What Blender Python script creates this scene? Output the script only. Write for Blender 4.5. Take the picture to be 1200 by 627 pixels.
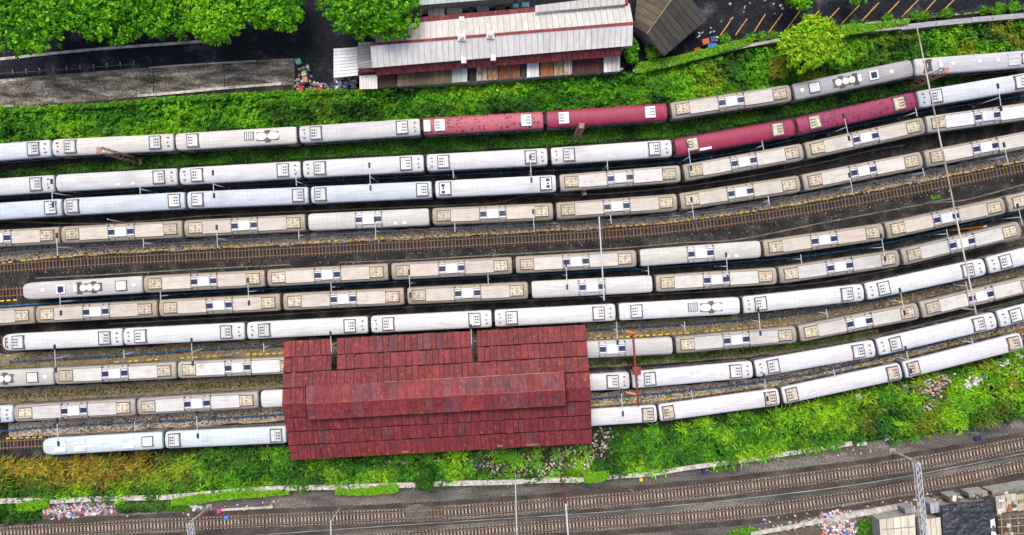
import bpy, math, random
import numpy as np
from mathutils import Vector, Matrix
random.seed(7)
RNG = np.random.default_rng(11)
scene = bpy.context.scene
for o in list(bpy.data.objects):
    bpy.data.objects.remove(o)

# ------------------------------------------------------------------ camera
CAM_H = 117.0
FPX = 800.0                      # focal length in photo pixels (photo is 1200 wide)
cam_d = bpy.data.cameras.new('camera')
cam_d.sensor_width = 36.0
cam_d.lens = 24.0
cam_d.clip_end = 3000
cam = bpy.data.objects.new('camera', cam_d)
cam.location = (0, 0, CAM_H)
scene.collection.objects.link(cam)
scene.camera = cam

# ------------------------------------------------------------------ sky, sun, exposure
SUN_EL, SUN_AZ = math.radians(64), math.radians(-8)      # azimuth measured from +Y (north)
world = bpy.data.worlds.new('World')
scene.world = world
world.use_nodes = True
wn = world.node_tree
sky = wn.nodes.new('ShaderNodeTexSky')
sky.sky_type = 'NISHITA'
sky.sun_disc = False
sky.sun_elevation = SUN_EL
sky.sun_rotation = SUN_AZ
sky.air_density = 1.0
sky.dust_density = 6.0
bg = wn.nodes['Background']
bg.inputs['Strength'].default_value = 0.15
wn.links.new(sky.outputs['Color'], bg.inputs['Color'])
sun_d = bpy.data.lights.new('sun', 'SUN')
sun_d.energy = 1.5
sun_d.angle = math.radians(28)
sun_d.color = (1.0, 0.965, 0.91)
sun = bpy.data.objects.new('sun', sun_d)
sd = Vector((math.sin(SUN_AZ) * math.cos(SUN_EL), math.cos(SUN_AZ) * math.cos(SUN_EL), math.sin(SUN_EL)))
sun.rotation_euler = (-sd).to_track_quat('-Z', 'Y').to_euler()
sun.location = (0, 0, 200)
scene.collection.objects.link(sun)
vs = scene.view_settings
vs.view_transform = 'Standard'
vs.look = 'None'
vs.exposure = 0.57
vs.gamma = 1.0
vs.use_curve_mapping = False

# ------------------------------------------------------------------ helpers
COL = scene.collection


def W(px, py, z=0.0):
    """photo pixel + real height -> world point (camera looks straight down)"""
    k = (CAM_H - z) / FPX
    return Vector(((px - 600.0) * k, (313.5 - py) * k, z))


def tagit(o, label=None, cat=None, group=None, kind=None):
    if label: o['label'] = label
    if cat: o['category'] = cat
    if group: o['group'] = group
    if kind: o['kind'] = kind
    return o


def thing(name, label, cat, loc=(0, 0, 0), rz=0.0, group=None):
    o = bpy.data.objects.new(name, None)
    o.empty_display_size = 0.3
    o.location = loc
    o.rotation_euler = (0, 0, rz)
    COL.objects.link(o)
    return tagit(o, label, cat, group)


def part(name, mesh, parent=None, loc=None, color=None, rz=None):
    o = bpy.data.objects.new(name, mesh)
    if parent is not None: o.parent = parent
    if loc is not None: o.location = loc
    if rz is not None: o.rotation_euler = (0, 0, rz)
    if color is not None: o.color = (color[0], color[1], color[2], 1.0)
    COL.objects.link(o)
    return o


class MB:
    def __init__(s):
        s.v, s.f = [], []

    def add(s, vs_, fs_):
        n = len(s.v)
        s.v += [tuple(p) for p in vs_]
        s.f += [tuple(i + n for i in f) for f in fs_]
        return s

    def box(s, x0, x1, y0, y1, z0, z1):
        return s.add([(x0, y0, z0), (x1, y0, z0), (x1, y1, z0), (x0, y1, z0), (x0, y0, z1), (x1, y0, z1), (x1, y1, z1), (x0, y1, z1)],
                     [(0, 3, 2, 1), (4, 5, 6, 7), (0, 1, 5, 4), (1, 2, 6, 5), (2, 3, 7, 6), (3, 0, 4, 7)])

    def cbox(s, x0, x1, y0, y1, z0, z1, b=0.08):
        """box with chamfered top edges"""
        V = []
        for (d, z) in ((0, z0), (0, z1 - b), (b, z1)):
            V += [(x0 + d, y0 + d, z), (x1 - d, y0 + d, z), (x1 - d, y1 - d, z), (x0 + d, y1 - d, z)]
        F = [(0, 3, 2, 1), (8, 9, 10, 11)]
        for r in (0, 4):
            for i in range(4):
                j = (i + 1) % 4
                F.append((r + i, r + j, r + 4 + j, r + 4 + i))
        return s.add(V, F)

    def cyl(s, c, r, h, n=12, r2=None, dome=0.0):
        r2 = r if r2 is None else r2
        V = []
        for (rr, z) in ((r, 0), (r2, h)):
            for i in range(n):
                a = 2 * math.pi * i / n
                V.append((c[0] + rr * math.cos(a), c[1] + rr * math.sin(a), c[2] + z))
        F = [tuple(range(n - 1, -1, -1))]
        for i in range(n):
            j = (i + 1) % n
            F.append((i, j, n + j, n + i))
        if dome:
            V.append((c[0], c[1], c[2] + h + dome))
            for i in range(n):
                F.append((n + i, n + (i + 1) % n, 2 * n))
        else:
            F.append(tuple(range(n, 2 * n)))
        return s.add(V, F)

    def tube(s, p, q, r, n=6, r2=None):
        p, q = Vector(p), Vector(q)
        r2 = r if r2 is None else r2
        d = (q - p)
        if d.length < 1e-6: return s
        d.normalize()
        u = d.orthogonal().normalized()
        w = d.cross(u)
        V = []
        for (c, rr) in ((p, r), (q, r2)):
            for i in range(n):
                a = 2 * math.pi * (i + 0.5) / n
                V.append(c + u * (rr * math.cos(a)) + w * (rr * math.sin(a)))
        F = [tuple(range(n - 1, -1, -1)), tuple(range(n, 2 * n))]
        for i in range(n):
            j = (i + 1) % n
            F.append((i, j, n + j, n + i))
        return s.add(V, F)

    def path(s, pts, r, n=6):
        for a, b in zip(pts[:-1], pts[1:]): s.tube(a, b, r, n)
        return s

    def prism(s, poly, z0, z1):
        n = len(poly)
        V = [(p[0], p[1], z0) for p in poly] + [(p[0], p[1], z1) for p in poly]
        F = [tuple(range(n - 1, -1, -1)), tuple(range(n, 2 * n))]
        for i in range(n):
            j = (i + 1) % n
            F.append((i, j, n + j, n + i))
        return s.add(V, F)

    def slab(s, A, B, C, D, t):
        """slab on the quad A,B,C,D (counter-clockwise from above), thickness t downwards"""
        A, B, C, D = map(Vector, (A, B, C, D))
        n = (B - A).cross(D - A).normalized() * t
        return s.add([A - n, B - n, C - n, D - n, A, B, C, D],
                     [(0, 3, 2, 1), (4, 5, 6, 7), (0, 1, 5, 4), (1, 2, 6, 5), (2, 3, 7, 6), (3, 0, 4, 7)])

    def sweep(s, pts, prof, closed=True):
        """sweep a (lateral, z) profile along an xy polyline"""
        m = len(prof)
        V, F = [], []
        for i, p in enumerate(pts):
            a = pts[max(i - 1, 0)]; b = pts[min(i + 1, len(pts) - 1)]
            t = Vector((b[0] - a[0], b[1] - a[1])).normalized()
            nx, ny = -t.y, t.x
            for (l, z) in prof:
                V.append((p[0] + nx * l, p[1] + ny * l, (p[2] if len(p) > 2 else 0) + z))
        for i in range(len(pts) - 1):
            for k in range(m if closed else m - 1):
                k2 = (k + 1) % m
                F.append((i * m + k, (i + 1) * m + k, (i + 1) * m + k2, i * m + k2))
        if closed:
            F.append(tuple(range(m)))
            F.append(tuple(reversed(range((len(pts) - 1) * m, len(pts) * m))))
        return s.add(V, F)

    def mesh(s, name, mat, smooth=False):
        me = bpy.data.meshes.new(name)
        me.from_pydata(s.v, [], s.f)
        me.materials.append(mat)
        if smooth:
            me.polygons.foreach_set('use_smooth', [True] * len(me.polygons))
        me.update()
        return me

    def build(s, name, mat, parent=None, color=None, smooth=False, loc=None):
        return part(name, s.mesh(name, mat, smooth), parent, loc, color)


def polyline(pts, step=1.5):
    """Catmull-Rom through world points, resampled"""
    P = [Vector((p[0], p[1])) for p in pts]
    P = [P[0] * 2 - P[1]] + P + [P[-1] * 2 - P[-2]]
    out = []
    for i in range(1, len(P) - 2):
        n = max(2, int((P[i + 1] - P[i]).length / step))
        for k in range(n):
            t = k / n
            a, b, c, d = P[i - 1], P[i], P[i + 1], P[i + 2]
            out.append(0.5 * ((2 * b) + (c - a) * t + (2 * a - 5 * b + 4 * c - d) * t * t + (3 * b - a - 3 * c + d) * t ** 3))
    out.append(P[-2].copy())
    return out


def pxline(pts, z=0.0, step=1.5):
    return polyline([W(x, y, z) for x, y in pts], step)


def resample(pts, d):
    """points and tangents every d metres along a polyline"""
    out = []
    acc = 0.0
    nxt = 0.0
    for a, b in zip(pts[:-1], pts[1:]):
        L = (b - a).length
        if L < 1e-9: continue
        while nxt <= acc + L:
            t = (nxt - acc) / L
            out.append((a + (b - a) * t, (b - a).normalized()))
            nxt += d
        acc += L
    return out


# ------------------------------------------------------------------ value noise in numpy
_tab = np.random.default_rng(5).random((256, 256))


def vnoise(x, y):
    xi = np.floor(x).astype(int); yi = np.floor(y).astype(int)
    fx = x - xi; fy = y - yi
    fx = fx * fx * (3 - 2 * fx); fy = fy * fy * (3 - 2 * fy)
    a = _tab[xi % 256, yi % 256]; b = _tab[(xi + 1) % 256, yi % 256]
    c = _tab[xi % 256, (yi + 1) % 256]; d = _tab[(xi + 1) % 256, (yi + 1) % 256]
    return (a * (1 - fx) + b * fx) * (1 - fy) + (c * (1 - fx) + d * fx) * fy


def fbm(x, y, o=3):
    s, amp, tot = 0, 1.0, 0
    for k in range(o):
        s = s + amp * vnoise(x * 2 ** k + 17 * k, y * 2 ** k + 31 * k); tot += amp; amp *= 0.5
    return s / tot


# ------------------------------------------------------------------ materials
def new_mat(name):
    m = bpy.data.materials.new(name)
    m.use_nodes = True
    nt = m.node_tree
    return m, nt, nt.nodes, nt.links, nt.nodes['Principled BSDF']


def surf(name, stops, scale=2.0, detail=6, rough=0.8, bump=0.0, bscale=None, stretch=(1, 1, 1), objcol=False, metal=0.0,
         streak=0.0, streak_scale=(0.6, 14, 1), rust=None, spec=0.3, dist=0.02, coords='Object', rnd=True, fine=None):
    """noise-ramped paint / soil / metal. stops = [(pos, rgb), ...]"""
    m, nt, N, L, b = new_mat(name)
    tc = N.new('ShaderNodeTexCoord')
    mp = N.new('ShaderNodeMapping')
    mp.inputs['Scale'].default_value = stretch
    L.new(tc.outputs[coords], mp.inputs['Vector'])
    if rnd:
        oi = N.new('ShaderNodeObjectInfo')
        ml = N.new('ShaderNodeMath'); ml.operation = 'MULTIPLY'; ml.inputs[1].default_value = 97.0
        L.new(oi.outputs['Random'], ml.inputs[0])
        cmb = N.new('ShaderNodeCombineXYZ')
        for k in range(3): L.new(ml.outputs[0], cmb.inputs[k])
        L.new(cmb.outputs[0], mp.inputs['Location'])
    nz = N.new('ShaderNodeTexNoise')
    nz.inputs['Scale'].default_value = scale
    nz.inputs['Detail'].default_value = detail
    nz.inputs['Roughness'].default_value = 0.62
    L.new(mp.outputs[0], nz.inputs['Vector'])
    rp = N.new('ShaderNodeValToRGB')
    el = rp.color_ramp.elements
    while len(el) < len(stops): el.new(0.5)
    for e, (p, c) in zip(el, stops):
        e.position = p; e.color = (c[0], c[1], c[2], 1)
    L.new(nz.outputs['Fac'], rp.inputs['Fac'])
    out = rp.outputs['Color']

    def mul(a, bsock, blend='MULTIPLY', fac=1.0):
        mx = N.new('ShaderNodeMix'); mx.data_type = 'RGBA'; mx.blend_type = blend
        mx.inputs['Factor'].default_value = fac
        L.new(a, mx.inputs['A']); L.new(bsock, mx.inputs['B'])
        return mx.outputs['Result']
    if fine:
        n3 = N.new('ShaderNodeTexNoise'); n3.inputs['Scale'].default_value = fine[0]; n3.inputs['Detail'].default_value = 3
        L.new(tc.outputs[coords], n3.inputs['Vector'])
        r3 = N.new('ShaderNodeValToRGB')
        r3.color_ramp.elements[0].position = 0.35; r3.color_ramp.elements[1].position = 0.65
        r3.color_ramp.elements[0].color = (fine[1],) * 3 + (1,); r3.color_ramp.elements[1].color = (fine[2],) * 3 + (1,)
        L.new(n3.outputs['Fac'], r3.inputs['Fac'])
        out = mul(out, r3.outputs['Color'])
    if objcol:
        oi2 = N.new('ShaderNodeObjectInfo')
        out = mul(out, oi2.outputs['Color'])
    if streak:
        m2 = N.new('ShaderNodeMapping'); m2.inputs['Scale'].default_value = streak_scale
        L.new(tc.outputs[coords], m2.inputs['Vector'])
        if rnd: L.new(cmb.outputs[0], m2.inputs['Location'])
        n2 = N.new('ShaderNodeTexNoise'); n2.inputs['Scale'].default_value = 1.0; n2.inputs['Detail'].default_value = 5
        L.new(m2.outputs[0], n2.inputs['Vector'])
        r2 = N.new('ShaderNodeValToRGB')
        r2.color_ramp.elements[0].position = 0.3; r2.color_ramp.elements[1].position = 0.7
        v = 1 - streak
        r2.color_ramp.elements[0].color = (v, v * 0.985, v * 0.96, 1); r2.color_ramp.elements[1].color = (1, 1, 1, 1)
        L.new(n2.outputs['Fac'], r2.inputs['Fac'])
        out = mul(out, r2.outputs['Color'])
    if rust:                                   # (colour, scale, threshold)
        n4 = N.new('ShaderNodeTexNoise'); n4.inputs['Scale'].default_value = rust[1]; n4.inputs['Detail'].default_value = 8
        n4.inputs['Roughness'].default_value = 0.7
        L.new(mp.outputs[0], n4.inputs['Vector'])
        r4 = N.new('ShaderNodeValToRGB')
        r4.color_ramp.elements[0].position = rust[2]; r4.color_ramp.elements[1].position = rust[2] + (rust[3] if len(rust) > 3 else 0.08)
        r4.color_ramp.elements[0].color = (0, 0, 0, 1); r4.color_ramp.elements[1].color = (1, 1, 1, 1)
        L.new(n4.outputs['Fac'], r4.inputs['Fac'])
        mx = N.new('ShaderNodeMix'); mx.data_type = 'RGBA'
        L.new(r4.outputs['Color'], mx.inputs['Factor']); L.new(out, mx.inputs['A'])
        mx.inputs['B'].default_value = (*rust[0], 1)
        out = mx.outputs['Result']
    L.new(out, b.inputs['Base Color'])
    b.inputs['Roughness'].default_value = rough
    b.inputs['Metallic'].default_value = metal
    b.inputs['Specular IOR Level'].default_value = spec
    if bump:
        nb = N.new('ShaderNodeTexNoise'); nb.inputs['Scale'].default_value = bscale or scale * 4; nb.inputs['Detail'].default_value = 5
        L.new(tc.outputs[coords], nb.inputs['Vector'])
        bp = N.new('ShaderNodeBump'); bp.inputs['Strength'].default_value = bump; bp.inputs['Distance'].default_value = dist
        L.new(nb.outputs['Fac'], bp.inputs['Height'])
        L.new(bp.outputs[0], b.inputs['Normal'])
    return m


def g(v, t=(1, 1, 1)):
    return (v * t[0], v * t[1], v * t[2])


M = {}
M['soil'] = surf('soil', [(0.3, (0.05, 0.04, 0.03)), (0.7, (0.12, 0.095, 0.065))], 0.7, bump=0.6, fine=(3, 0.6, 1.3))
M['undergrowth'] = surf('undergrowth', [(0.3, (0.008, 0.016, 0.004)), (0.7, (0.024, 0.04, 0.008))], 0.9, bump=0.8, fine=(3, 0.5, 1.4))
M['dark_ballast'] = surf('dark_ballast', [(0.3, (0.011, 0.0102, 0.011)), (0.52, (0.027, 0.025, 0.025)), (0.7, (0.072, 0.063, 0.055))], 0.35, bump=1.0, bscale=9,
                         fine=(4.5, 0.45, 1.7), dist=0.06, rnd=False, spec=0.04, rough=0.95)
M['grey_ballast'] = surf('grey_ballast', [(0.34, (0.030, 0.026, 0.023)), (0.5, (0.082, 0.073, 0.064)), (0.66, (0.150, 0.134, 0.116))], 0.16, bump=1.0, bscale=7,
                         fine=(4.0, 0.5, 1.5), dist=0.06, stretch=(0.45, 1.6, 1), rnd=False)
M['rubble_soil'] = surf('rubble_soil', [(0.3, (0.11, 0.088, 0.07)), (0.5, (0.26, 0.21, 0.165)), (0.7, (0.38, 0.32, 0.26))], 0.9, bump=1.0, bscale=8,
                        fine=(3.5, 0.45, 1.6), dist=0.06, rnd=False)
M['mossy_soil'] = surf('mossy_soil', [(0.3, (0.055, 0.041, 0.028)), (0.47, (0.19, 0.145, 0.095)), (0.6, (0.12, 0.10, 0.04)), (0.75, (0.06, 0.10, 0.02))], 0.5, bump=1.0,
                       bscale=8, fine=(3.5, 0.5, 1.5), dist=0.06, rnd=False)
M['asphalt'] = surf('asphalt', [(0.3, (0.008, 0.009, 0.0125)), (0.54, (0.0145, 0.016, 0.0215)), (0.72, (0.07, 0.072, 0.082))], 0.22, rough=0.9, spec=0.04, bump=0.3, bscale=10,
                    fine=(2.2, 0.7, 1.35), rnd=False)
M['concrete_yard'] = surf('concrete_yard', [(0.34, (0.036, 0.032, 0.027)), (0.46, (0.105, 0.094, 0.081)), (0.54, (0.17, 0.153, 0.132)), (0.66, (0.36, 0.325, 0.285))], 0.55,
                          detail=12, rough=0.9, bump=0.3, stretch=(0.4, 1.5, 1), fine=(2.6, 0.55, 1.4), rnd=False, streak=0.45, streak_scale=(0.12, 0.9, 1), spec=0.1)
M['concrete'] = surf('concrete', [(0.3, (0.17, 0.155, 0.13)), (0.7, (0.36, 0.34, 0.30))], 1.2, bump=0.2, fine=(5, 0.8, 1.15))
M['wall_concrete'] = surf('wall_concrete', [(0.3, (0.15, 0.135, 0.115)), (0.5, (0.36, 0.34, 0.31)), (0.72, (0.52, 0.50, 0.47))], 1.0, bump=0.2, fine=(3, 0.8, 1.15))
M['trough'] = surf('trough_concrete', [(0.3, (0.07, 0.06, 0.05)), (0.7, (0.22, 0.195, 0.16))], 0.5, bump=0.3, fine=(4, 0.7, 1.2))
M['rail'] = surf('rail_steel', [(0.3, (0.105, 0.062, 0.043)), (0.7, (0.185, 0.112, 0.078))], 1.5, rough=0.6)
M['rail_main'] = surf('rail_steel_worn', [(0.3, (0.10, 0.06, 0.045)), (0.7, (0.17, 0.11, 0.085))], 1.5, rough=0.5)
M['sleeper_wood'] = surf('sleeper_timber', [(0.3, (0.08, 0.054, 0.036)), (0.7, (0.17, 0.118, 0.082))], 1.6, bump=0.4, objcol=True)
M['sleeper_concrete'] = surf('sleeper_concrete', [(0.3, (0.21, 0.178, 0.142)), (0.7, (0.38, 0.333, 0.28))], 1.6, bump=0.3, objcol=True)
def rust_shade_bands(m, centre, half, col):
    # rust stain and shadow beside each rail, both painted into the sleeper colour
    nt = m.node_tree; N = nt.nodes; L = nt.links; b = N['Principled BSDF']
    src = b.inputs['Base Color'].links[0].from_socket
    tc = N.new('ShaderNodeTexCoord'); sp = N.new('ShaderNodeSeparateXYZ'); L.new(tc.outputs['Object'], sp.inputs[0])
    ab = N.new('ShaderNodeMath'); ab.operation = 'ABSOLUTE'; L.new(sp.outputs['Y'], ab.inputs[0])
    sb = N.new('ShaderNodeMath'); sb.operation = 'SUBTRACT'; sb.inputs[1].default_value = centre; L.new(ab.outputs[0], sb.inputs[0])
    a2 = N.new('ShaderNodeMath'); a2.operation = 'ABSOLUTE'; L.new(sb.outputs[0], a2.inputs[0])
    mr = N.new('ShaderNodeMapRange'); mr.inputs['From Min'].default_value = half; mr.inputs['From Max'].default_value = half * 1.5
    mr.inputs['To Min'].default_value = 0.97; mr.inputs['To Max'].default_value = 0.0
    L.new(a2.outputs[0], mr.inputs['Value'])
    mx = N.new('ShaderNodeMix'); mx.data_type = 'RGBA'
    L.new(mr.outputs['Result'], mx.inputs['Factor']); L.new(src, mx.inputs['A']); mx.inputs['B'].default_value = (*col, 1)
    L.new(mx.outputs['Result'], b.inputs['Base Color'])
rust_shade_bands(M['sleeper_concrete'], 0.62, 0.17, (0.055, 0.036, 0.028))
M['yellow'] = surf('yellow_paint', [(0.35, (0.45, 0.26, 0.015)), (0.6, (0.75, 0.48, 0.02))], 1.2, rough=0.7, rust=((0.10, 0.08, 0.05), 2.5, 0.58))
M['bay_paint'] = surf('bay_marking_paint', [(0.35, (0.26, 0.15, 0.03)), (0.6, (0.50, 0.28, 0.035))], 1.5, rough=0.8, rust=((0.03, 0.03, 0.035), 2.0, 0.60))
M['blue_pipe'] = surf('blue_pipe_paint', [(0.3, (0.012, 0.055, 0.13)), (0.7, (0.03, 0.12, 0.24))], 0.6, rough=0.5)
M['grey_pipe'] = surf('grey_pipe_paint', [(0.3, (0.25, 0.24, 0.23)), (0.7, (0.42, 0.41, 0.40))], 0.8, rough=0.5)
M['galv'] = surf('galvanised_steel', [(0.3, (0.36, 0.38, 0.41)), (0.7, (0.52, 0.54, 0.57))], 1.5, rough=0.5)
M['lamp_dark'] = surf('lamp_housing', [(0.3, (0.012, 0.018, 0.035)), (0.7, (0.022, 0.03, 0.055))], 2, rough=0.4)
M['lattice_brown'] = surf('lattice_rusty_steel', [(0.3, (0.14, 0.065, 0.045)), (0.7, (0.33, 0.19, 0.13))], 1.2, rough=0.7)
M['beam_pale'] = surf('beam_weathered_steel', [(0.35, (0.22, 0.15, 0.11)), (0.6, (0.48, 0.44, 0.40))], 0.25, rough=0.6)
M['red_steel'] = surf('red_oxide_steel', [(0.3, (0.11, 0.018, 0.014)), (0.7, (0.21, 0.04, 0.03))], 1.0, rough=0.6)
M['orange'] = surf('orange_paint', [(0.3, (0.48, 0.13, 0.02)), (0.7, (0.65, 0.22, 0.03))], 2, rough=0.6)

# rolling stock
M['car_side'] = surf('car_side_steel', [(0.3, (0.16, 0.16, 0.17)), (0.7, (0.30, 0.30, 0.31))], 0.8, rough=0.45, objcol=False, streak=0.3, streak_scale=(3, 3, 0.4))
M['car_roof'] = surf('car_roof_paint', [(0.25, g(0.84, (1, .985, .96))), (0.5, g(0.96)), (0.8, g(1.03))], 0.45, rough=0.55, objcol=True,
                     streak=0.26, streak_scale=(0.3, 5, 1), rust=((0.22, 0.195, 0.165), 0.9, 0.57, 0.25), bump=0.25, bscale=3, dist=0.02, spec=0.4)
M['roof_panel'] = surf('roof_panel_paint', [(0.25, g(0.80, (1, .98, .94))), (0.5, g(0.95)), (0.8, g(1.06))], 0.7, rough=0.6, objcol=True,
                       streak=0.22, streak_scale=(0.35, 5, 1), rust=((0.26, 0.20, 0.14), 1.2, 0.58, 0.2), spec=0.35)
M['unit_white'] = surf('unit_white_paint', [(0.3, (0.47, 0.485, 0.51)), (0.7, (0.59, 0.60, 0.63))], 1.2, rough=0.5, objcol=True, rust=((0.40, 0.34, 0.26), 2.2, 0.68))
M['unit_cream'] = surf('unit_cream_paint', [(0.3, (0.24, 0.19, 0.13)), (0.5, (0.40, 0.34, 0.255)), (0.75, (0.53, 0.48, 0.40))], 1.6, rough=0.6, objcol=True,
                       rust=((0.13, 0.075, 0.04), 2.4, 0.60))
M['unit_frame'] = surf('unit_frame_steel', [(0.3, (0.04, 0.037, 0.036)), (0.7, (0.11, 0.10, 0.09))], 2, rough=0.6)
M['navy_grille'] = surf('navy_grille', [(0.3, (0.008, 0.012, 0.04)), (0.7, (0.016, 0.025, 0.075))], 3, rough=0.4)
M['fan_dark'] = surf('fan_grille_dark', [(0.3, (0.03, 0.03, 0.034)), (0.7, (0.085, 0.08, 0.08))], 3, rough=0.5)
M['soot'] = surf('soot_plate', [(0.3, (0.025, 0.022, 0.02)), (0.7, (0.10, 0.09, 0.085))], 2.5, rough=0.8)
M['dome'] = surf('dome_white', [(0.3, (0.50, 0.49, 0.47)), (0.7, (0.62, 0.61, 0.60))], 2, rough=0.45)
M['glass'] = surf('window_glass', [(0.3, (0.012, 0.014, 0.018)), (0.7, (0.02, 0.023, 0.028))], 1, rough=0.12, spec=0.5)
M['bogie'] = surf('bogie_steel', [(0.3, (0.03, 0.026, 0.024)), (0.7, (0.07, 0.06, 0.05))], 2, rough=0.7)
M['gangway'] = surf('gangway_rubber', [(0.3, (0.015, 0.015, 0.016)), (0.7, (0.035, 0.034, 0.034))], 3, rough=0.8)


def maroon_mat(name, base, spots):
    m = surf(name, [(0.25, g(0.78)), (0.5, g(0.95)), (0.8, g(1.15))], 0.6, rough=0.5, objcol=True, streak=0.22, streak_scale=(1.6, 0.8, 1), rust=((0.21, 0.055, 0.085), 0.8, 0.56, 0.25))
    if spots:                                  # peeled round patches in rows
        nt = m.node_tree; N = nt.nodes; L = nt.links; b = N['Principled BSDF']
        src = b.inputs['Base Color'].links[0].from_socket
        tc = N.new('ShaderNodeTexCoord')
        mp = N.new('ShaderNodeMapping'); mp.inputs['Scale'].default_value = (1.35, 1.7, 0.0)
        L.new(tc.outputs['Object'], mp.inputs['Vector'])
        vo = N.new('ShaderNodeTexVoronoi'); vo.inputs['Scale'].default_value = 1.0; vo.inputs['Randomness'].default_value = 0.55
        L.new(mp.outputs[0], vo.inputs['Vector'])
        rp = N.new('ShaderNodeValToRGB')
        rp.color_ramp.elements[0].position = 0.27; rp.color_ramp.elements[0].color = (1, 1, 1, 1)
        rp.color_ramp.elements[1].position = 0.36; rp.color_ramp.elements[1].color = (0, 0, 0, 1)
        L.new(vo.outputs['Distance'], rp.inputs['Fac'])
        nz = N.new('ShaderNodeTexNoise'); nz.inputs['Scale'].default_value = 0.9
        L.new(tc.outputs['Object'], nz.inputs['Vector'])
        r2 = N.new('ShaderNodeValToRGB'); r2.color_ramp.elements[0].position = 0.38; r2.color_ramp.elements[1].position = 0.52
        L.new(nz.outputs['Fac'], r2.inputs['Fac'])
        mm = N.new('ShaderNodeMath'); mm.operation = 'MULTIPLY'
        L.new(rp.outputs['Color'], mm.inputs[0]); L.new(r2.outputs['Color'], mm.inputs[1])
        mx = N.new('ShaderNodeMix'); mx.data_type = 'RGBA'
        L.new(mm.outputs[0], mx.inputs['Factor']); L.new(src, mx.inputs['A'])
        mx.inputs['B'].default_value = (0.075, 0.012, 0.022, 1)
        L.new(mx.outputs['Result'], b.inputs['Base Color'])
    return m


M['maroon'] = maroon_mat('maroon_roof_paint', None, False)
M['maroon_spot'] = maroon_mat('maroon_roof_paint_peeling', None, True)

# roofs of buildings
M['sheet'] = surf('painted_roof_sheet', [(0.3, g(0.62)), (0.5, g(0.92)), (0.7, g(1.25))], 0.9, detail=9, rough=0.7, objcol=True, streak=0.4, streak_scale=(3.6, 0.7, 1),
                  rust=((0.25, 0.07, 0.03), 1.3, 0.565, 0.12), fine=(5, 0.7, 1.25))
M['white_sheet'] = surf('white_corrugated_sheet', [(0.25, g(0.84, (1, .98, .95))), (0.5, g(0.97)), (0.8, g(1.04))], 0.5, rough=0.6, objcol=True, streak=0.22,
                        streak_scale=(3.0, 0.5, 1), rust=((0.42, 0.36, 0.30), 0.8, 0.68))
M['rusty_sheet'] = surf('rusty_corrugated_sheet', [(0.25, g(0.6)), (0.5, g(0.95)), (0.8, g(1.3))], 1.1, rough=0.75, objcol=True, streak=0.4, streak_scale=(4, 0.6, 1),
                        rust=((0.27, 0.095, 0.03), 0.7, 0.50))
M['brown_sheet'] = surf('weathered_fibre_sheet', [(0.25, g(0.6)), (0.5, g(0.95)), (0.8, g(1.25))], 0.6, rough=0.8, objcol=True, streak=0.35, streak_scale=(2.5, 2.5, 1))
M['plain'] = surf('plain_paint', [(0.25, g(0.8)), (0.75, g(1.1))], 1.5, rough=0.7, objcol=True)
M['wall_grey'] = surf('rendered_wall', [(0.3, (0.22, 0.21, 0.2)), (0.7, (0.36, 0.35, 0.33))], 1.0, rough=0.85)
M['steel_dark'] = surf('dark_steel', [(0.3, (0.03, 0.03, 0.032)), (0.7, (0.07, 0.065, 0.06))], 1.5, rough=0.6)
M['tarp_black'] = surf('black_tarpaulin', [(0.3, (0.014, 0.016, 0.022)), (0.7, (0.04, 0.044, 0.056))], 1.0, rough=0.45, bump=0.5, bscale=3, dist=0.05)
M['bark'] = surf('bark', [(0.3, (0.05, 0.035, 0.025)), (0.7, (0.12, 0.09, 0.065))], 3, bump=0.6)


def leaf_mat(name, trans=0.35):
    m, nt, N, L, b = new_mat(name)
    at = N.new('ShaderNodeAttribute'); at.attribute_name = 'Col'
    L.new(at.outputs['Color'], b.inputs['Base Color'])
    b.inputs['Roughness'].default_value = 0.55
    b.inputs['Specular IOR Level'].default_value = 0.25
    tr = N.new('ShaderNodeBsdfTranslucent')
    L.new(at.outputs['Color'], tr.inputs['Color'])
    mx = N.new('ShaderNodeMixShader'); mx.inputs[0].default_value = trans
    L.new(b.outputs[0], mx.inputs[1]); L.new(tr.outputs[0], mx.inputs[2])
    L.new(mx.outputs[0], N['Material Output'].inputs['Surface'])
    return m


M['leaf'] = leaf_mat('leaf_green')
m_, nt_, N_, L_, b_ = new_mat('chips')
at_ = N_.new('ShaderNodeAttribute'); at_.attribute_name = 'Col'
L_.new(at_.outputs['Color'], b_.inputs['Base Color']); b_.inputs['Roughness'].default_value = 0.8
M['chips'] = m_


def np_mesh(name, verts, quads, cols, mat):
    """mesh of quads from numpy arrays, one colour per quad"""
    me = bpy.data.meshes.new(name)
    nv, nq = len(verts), len(quads)
    me.vertices.add(nv); me.vertices.foreach_set('co', np.ascontiguousarray(verts, dtype=np.float32).ravel())
    me.loops.add(nq * 4); me.loops.foreach_set('vertex_index', np.ascontiguousarray(quads, dtype=np.int32).ravel())
    me.polygons.add(nq)
    me.polygons.foreach_set('loop_start', np.arange(0, nq * 4, 4, dtype=np.int32))
    me.polygons.foreach_set('loop_total', np.full(nq, 4, dtype=np.int32))
    me.update(calc_edges=True)
    ca = me.color_attributes.new('Col', 'FLOAT_COLOR', 'CORNER')
    c4 = np.ones((nq, 4), dtype=np.float32); c4[:, :3] = cols
    ca.data.foreach_set('color', np.repeat(c4, 4, axis=0).ravel())
    me.materials.append(mat)
    me.validate()
    return me


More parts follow.
